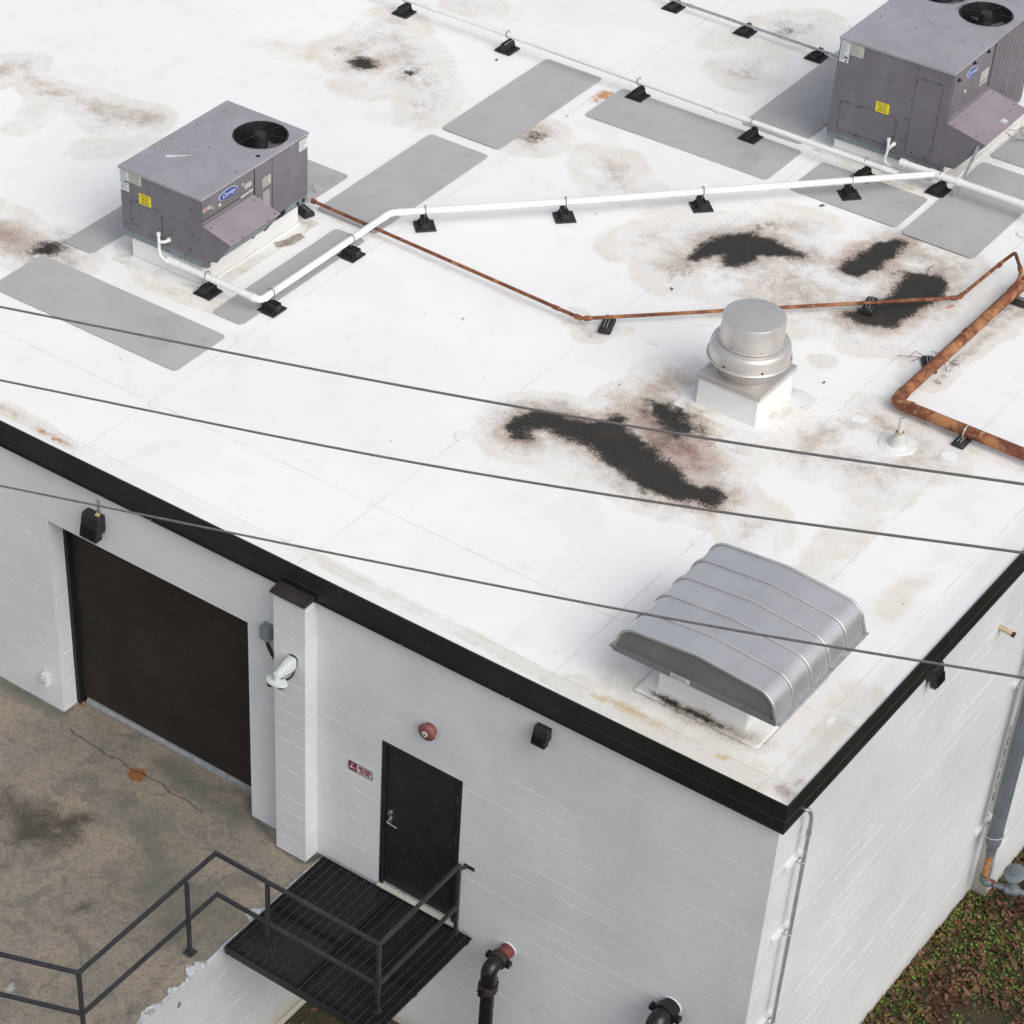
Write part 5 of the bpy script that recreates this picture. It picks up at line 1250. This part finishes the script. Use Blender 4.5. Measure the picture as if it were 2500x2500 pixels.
sc.scale = (.86,.86,.86)
jb = empty('junction_box', (-5.885, WY, -1.04), 0, 'dark grey electrical box with a black hose beside the pilaster', 'electrical box')
bm = B(); box(bm, -.06,.06,-.09,0,-.085,.085); link('box', bm, 'galvdark', jb, bevel=.006)
bm = B(); box(bm, -.062,.062,-.10,-.091,-.087,.087); link('cover', bm, 'galvdark', jb, bevel=.003)
bm = B(); tube(bm, [(0,-.05,-.085),(.005,-.05,-.16),(.06,-.045,-.27),(.12,-.04,-.34),(.19,-.03,-.40)], .020, 10, .05); link('hose', bm, 'rubber', jb, smooth=True)
sb = empty('outlet_box', (-9.165, WY, -3.45), 0, 'small pale outlet box low on the wall left of the roller door', 'electrical box')
bm = B(); box(bm, -.05,.05,-.07,0,-.08,.08); link('box', bm, 'labelwhite', sb, bevel=.005)
bm = B(); box(bm, -.045,.045,-.085,-.071,-.072,.045); c_ = link('cover', bm, 'labelwhite', sb, bevel=.004)
bm = B(); lathe(bm, [(.015,0),(.015,.004),(0,.004)], seg=12, mtx=rot_to((0,-1,0),(0,-.085,-.02))); link('socket', bm, 'labelgrey', c_)

# fire department pipes
M['blackpipe'] = simple('tarry_black_pipe', (.010,.009,.009), .32, 0, .3, 14, .6, 30, (.04,.033,.03), .66, .76, 30)
def fire_pipe(loc, rz, r, drop, label, out=.16, down=True):
    root = empty('fire_water_pipe', loc, rz, label, 'pipe', 'black fire pipes leaving the front wall')
    bm = B(); tube(bm, [(0,.02,0),(0,-out,0)], r*1.12, 20); link('wall_stub', bm, 'stubred' if down else 'blackpipe', root, smooth=True)
    bm = B(); lathe(bm, [(r*1.15,.0),(r*1.25,.0),(r*1.2,.008),(r*1.15,.012)], seg=20, mtx=rot_to((0,-1,0),(0,0,0))); link('wall_collar', bm, 'wall', root)
    def coupl(p, d):
        bm = B(); lathe(bm, [(r*1.1,-.045),(r*1.38,-.042),(r*1.42,0),(r*1.38,.042),(r*1.1,.045)], seg=20, mtx=rot_to(d, p)); c = link('grooved_coupling', bm, 'rustbolt' if down else 'blackpipe', root, smooth=True)
        x, y = frame_at(d)
        for s in (-1, 1):
            q = Vector(p)+x*s*r*1.55; bm = B(); m_ = rot_to(d, q); box(bm, -.028,.028,-.028,.028,-.035,.035, m_); tube(bm, [q-y*.055, q+y*.055], .011, 8); link('bolt_lug', bm, 'blackpipe', c)
    coupl((0,-out-.02,0), (0,-1,0))
    bm = B(); tube(bm, [(0,-out-.03,0),(0,-out-.19,0),(0,-out-.19,-.24)], r*1.15, 20, .16); link('elbow', bm, 'blackpipe', root, smooth=True)
    coupl((0,-out-.19,-.27), (0,0,1))
    bm = B(); tube(bm, [(0,-out-.19,-.28),(0,-out-.19,-drop)], r, 20); link('riser', bm, 'blackpipe', root, smooth=True)
    return root
fire_pipe((-2.77, WY, -3.72), 0, .075, ZB*-1-3.72, 'black pipe dropping from a red stub in the front wall beside the landing')
fire_pipe((-0.856, 0.061, -3.257), 0, .092, 2.2, 'glossy black pipe stub leaving the front wall at the bottom edge', .10, False)

# ------------------------------------------------------------------ things on the side wall
cdt = empty('corner_conduit', (.0, .40, -.33), 0, 'thin grey conduit running down the side wall next to the building corner', 'conduit')
bm = B(); tube(bm, [(WX+.02,-.02,-.015),(.03,.01,.01),(.034,.085,-.14),(.034,.085,-.30),(.034,.08,-5.4)], .019, 10, .08); link('pipe', bm, 'galv', cdt, smooth=True)
bm = B(); tube(bm, [(.034,.085,-.31),(.034,.085,-.36)], .026, 10); link('coupling', bm, 'galv', cdt)
def strut(parent, y0, y1, z, x0=0., n='strut_bracket'):
    bm = B(); box(bm, WX, WX+.012, y0, y1, z-.02, z+.02); box(bm, WX, WX+.041, y0, y1, z+.018, z+.021); box(bm, WX, WX+.041, y0, y1, z-.021, z-.018); return link(n, bm, 'wall', parent)
for z in (-.71, -1.67, -2.93):
    s_ = strut(cdt, -.10, .20, z)
    bm = B(); tube(bm, [(WX+.03,.05,z),(.034,.05,z+.004),(.056,.085,z+.004),(.034,.12,z+.004),(WX+.03,.12,z)], .006, 6); link('pipe_clip', bm, 'galv', s_)
dp_ = empty('downpipe', (.13, 5.62, -3.0), 0, 'thick grey vertical pipe on the side wall ending in a rusty pipe and valve', 'pipe')
bm = B(); tube(bm, [(0,0,2.6),(0,0,-1.70)], .082, 24); tube(bm, [(0,0,-1.69),(0,0,-1.76),(0,0,-1.84)], .06, 20, radii=[.088,.082,.05]); link('pipe', bm, 'galvpipe', dp_, smooth=True) if 'galvpipe' in M else None
M['galvpipe'] = simple('zinc_grey_pipe', (.145,.170,.185), .5, .15, .12, 4, .2, 20)
dp_.children and [c.data.materials.clear() or c.data.materials.append(M['galvpipe']) for c in dp_.children]
if not dp_.children: link('pipe', bm, 'galvpipe', dp_, smooth=True)
bm = B(); tube(bm, [(0,0,-1.83),(0,0,-2.34),(.12,.03,-2.36)], .040, 16, .05); link('lower_pipe', bm, 'rust', dp_, smooth=True)
bm = B(); tube(bm, [(0,0,-1.86),(0,0,-1.94)], .052, 16); link('coupling', bm, 'galvpipe', dp_, smooth=True)
bm = B(); tube(bm, [(0,0,-2.29),(0,0,-2.36),(.09,.02,-2.37)], .053, 16, .05); link('elbow', bm, 'galvpipe', dp_, smooth=True)
gv = [(.09,.02,-2.37),(.30,.07,-2.38),(.80,.26,-2.40),(1.5,.6,-2.42)]
bm = B(); tube(bm, gv, .038, 14); link('branch_pipe', bm, 'galvpipe', dp_, smooth=True)
bm = B(); tube(bm, [(.25,.055,-2.38),(.40,.11,-2.385)], .062, 16); lathe(bm, [(.05,-.05),(.055,.05),(.035,.09),(.03,.20),(0,.20)], (.32,.08,-2.36), 20); link('valve_body', bm, 'galvpipe', dp_, smooth=True)
bm = B(); lathe(bm, [(0,-.02),(.10,-.02),(.125,-.005),(.125,.012),(.10,.028),(.045,.034),(.04,.05),(0,.052)], seg=36, mtx=rot_to((-.10,-.45,.88), (.30,.10,-2.14))); link('regulator_disc', bm, 'galvpipe', dp_, smooth=True)
for z in (.62, -1.60):
    bm = B(); box(bm, WX-.13, WX-.13+.012, -.16, .24, z-.02, z+.02); box(bm, WX-.13, WX-.13+.041, -.16, .24, z+.018, z+.021); box(bm, WX-.13, WX-.13+.041, -.16, .24, z-.021, z-.018); s_ = link('strut_bracket', bm, 'wall', dp_)
    bm = B(); tube(bm, [(WX-.10,-.10,z-.01),(0,-.10,z-.02),(.085,-.04,z-.02),(.09,.03,z-.02),(.05,.09,z-.02),(WX-.10,.13,z-.01)], .007, 6, .03); link('u_bolt', bm, 'galv', s_)
st_ = empty('pipe_stub', (-0.061, 4.612, -0.999), 0, 'short tan pipe stub sticking out of the side wall', 'pipe')
bm = B(); tube(bm, [(0,0,0),(.17,0,-.02)], .027, 14); link('pipe', bm, 'tanpipe', st_, smooth=True)
bm = B(); tube(bm, [(.145,0,-.017),(.175,0,-.021)], .030, 14); link('rusty_rim', bm, 'rustbolt', st_)

# ------------------------------------------------------------------ debris
def scrap(loc, label):
    bm = B(); n = 13; vs = []
    for i in range(n):
        for k in range(n):
            u, v = i/(n-1)-.5, k/(n-1)-.5; x = u*.36+.05*noise.noise(Vector((u*5,v*5,1))); y = v*.13*(1-.7*abs(u))+.05*u+.05*noise.noise(Vector((u*4,v*4,4)))
            z = .02+.035*abs(noise.noise(Vector((u*9,v*9,7))))+.02*noise.noise(Vector((u*20,v*20,3)))
            vs.append(bm.verts.new((x, y, max(.003,z))))
    for i in range(n-1):
        for k in range(n-1): bm.faces.new((vs[i*n+k],vs[(i+1)*n+k],vs[(i+1)*n+k+1],vs[i*n+k+1]))
    o = link('crumpled_rag', bm, 'rag', smooth=False); o.location = loc; o.rotation_euler = (0,0,rad(65)); tag(o, label, 'rag')
scrap((-9.346, 4.751, -0.055), 'dirty crumpled rag lying beside the smaller air conditioner')
def twig(name, loc, segs, label, cat='twig', mat='wood', r=.0035):
    bm = B()
    for s in segs: tube(bm, s, r, 5)
    o = link(name, bm, mat); o.location = loc; tag(o, label, cat)
lx = Vector((-2.371, 7.073, -0.030))
def L3(*p): return [tuple(Vector(q)-lx) for q in p]
twig('dry_twig', tuple(lx), [L3((-2.648, 6.977, -0.030), (-2.536, 7.025, -0.020), (-2.364, 7.090, -0.010)), L3((-2.536, 7.025, -0.020), (-2.529, 7.162, -0.020), (-2.364, 7.090, -0.010)), L3((-2.479, 6.958, -0.030), (-2.433, 7.065, -0.020)), L3((-2.184, 7.169, -0.030), (-2.086, 7.026, -0.030)), L3((-2.394, 7.278, -0.030), (-2.321, 7.276, -0.020), (-2.135, 7.207, -0.030), (-2.118, 7.413, -0.030))], 'thin dry branching twig caught by the thick rusty pipe')
lx = Vector((-3.811, 12.185, 0.000))
twig('dry_branch', tuple(lx), [L3((-3.901, 12.012, 0.100), (-3.760, 12.005, 0.050), (-3.663, 12.107, 0.000), (-3.521, 12.154, 0.000)), L3((-3.927, 12.043, 0.100), (-3.799, 12.118, 0.100), (-3.737, 12.271, 0.100)), L3((-3.841, 11.981, 0.100), (-3.782, 12.014, 0.000), (-3.686, 12.154, 0.000)), L3((-3.823, 12.335, 0.100), (-3.784, 12.221, 0.050), (-3.600, 12.092, 0.000))], 'bare dry branch beside the hood of the taller air conditioner')
lx = Vector((-9.857, 5.884, -0.040))
twig('bent_wire', tuple(lx), [L3((-9.923, 5.832, -0.040), (-9.790, 5.814, -0.045), (-9.914, 5.885, 0.000))], 'bent pale wire on the pad behind the smaller air conditioner', 'wire', 'galv', .006)
lx = Vector((-3.158, 8.998, -0.050))
twig('dry_twig', tuple(lx), [L3((-3.187, 8.695, -0.050), (-3.234, 8.825, -0.050), (-3.218, 8.951, -0.045))], 'short curved twig lying in the stain left of the tall bent rusty pipe', 'twig', 'wood', .004)
bm = B(); r3 = random.Random(11)
spots = [((-6.904, 7.489, -0.050),.035),((-7.578, 9.433, -0.050),.05),((-7.026, 9.827, -0.050),.02),((-10.034, 9.930, -0.050),.06),((-6.129, 9.822, -0.050),.02),((-5.321, 6.634, -0.050),.06),((-4.746, 4.658, -0.050),.03),((-3.036, 6.050, -0.050),.05),((-6.820, 4.673, -0.050),.04),((-6.054, 2.312, -0.050),.02),((-4.891, 9.298, -0.050),.08),((-8.475, 9.245, -0.050),.03),((-5.968, 3.867, -0.050),.015),((-6.884, 13.580, -0.050),.04),((-0.568, 3.206, -0.050),.02)]
for (x, y, z), s_ in spots + [((-14*r3.random()-.3, 13*r3.random()+.4, 0), .006+.012*r3.random()) for _ in range(110)]:
    a = r3.random()*3.14; z = ZR+.012
    bm.faces.new([bm.verts.new((x+s_*math.cos(a+t)*(.5 if k%2 else 1)*.6, y+s_*math.sin(a+t)*(.5 if k%2 else 1)*.6, z+.006*(k==1))) for k, t in enumerate((0,1.3,3.1,4.4))])
o = link('roof_debris', bm, 'wood'); tag(o, 'scattered dark crumbs and leaf bits on the white roof', 'debris', kind='stuff')

# ------------------------------------------------------------------ leaf litter and weeds along the side wall
r4 = random.Random(3)
def field_xy():
    while True:
        x, y = WX+.02+6.0*r4.random()**1.35, -2.2+r4.random()*12.5
        return x, y
bm = B()
for i in range(26000):
    x, y = field_xy()
    if noise.noise(Vector((x*.9, y*.9, 2.))) + .35*noise.noise(Vector((x*3,y*3,9))) < -.45+.35*r4.random(): continue
    if x < .13 and 5.8 < y < 7: continue
    s_ = .018+.05*r4.random()**2; a = r4.random()*6.28; z = ZB+.008+.03*r4.random()
    t1, t2 = r4.uniform(-.9,.9), r4.uniform(-.9,.9); pts = []
    for k in range(7):
        th = 2*math.pi*k/7; q = s_*(1 if k % 2 == 0 else .7)*(.5+.7*r4.random()); px_, py_ = q*math.cos(th+a), q*math.sin(th+a)*.8
        pts.append((x+px_, y+py_, z+t1*px_+t2*py_+.012*(k%3)))
    c = bm.verts.new((x, y, z)); P_ = [bm.verts.new(p) for p in pts]
    for k in range(7): bm.faces.new((c, P_[k], P_[(k+1)%7]))
for i in range(500):                  # a few under the landing
    x, y = -5.15+2.6*r4.random(), -2.6+2.6*r4.random(); s_ = .015+.02*r4.random(); z = ZB+.01; a = r4.random()*6
    bm.faces.new([bm.verts.new((x+s_*math.cos(a+k*1.5), y+s_*math.sin(a+k*1.5), z+.01*(k==1))) for k in range(4)])
o = link('leaf_litter', bm, 'leaf'); tag(o, 'brown dead leaves littering the soil along the side wall', 'leaves', kind='stuff')
bm = B()
for i in range(80000):
    x, y = field_xy()
    n_ = noise.noise(Vector((x*1.1+4, y*1.1, 6.))) + .5*noise.noise(Vector((x*3.3,y*3.3,1)))
    if n_ < .02-.30*r4.random() and not (x < .12+.1*r4.random()): continue
    if x < .15 and 5.8 < y < 7: continue
    hgt = .02+.05*r4.random()*(1+max(0,n_)); s_ = .005+.018*r4.random()**1.5; a = r4.random()*6.28; l_ = r4.uniform(-.5,.5)
    z = ZB+hgt*r4.random(); dx, dy = s_*math.cos(a), s_*math.sin(a)
    bm.faces.new([bm.verts.new(p) for p in ((x-dx,y-dy,z),(x+dy*.8,y-dx*.8,z+s_*l_),(x+dx,y+dy,z+s_*.8),(x-dy*.8,y+dx*.8,z+s_*.3))])
o = link('weeds', bm, 'moss'); tag(o, 'low green weeds growing among the leaves beside the side wall', 'weeds', kind='stuff')
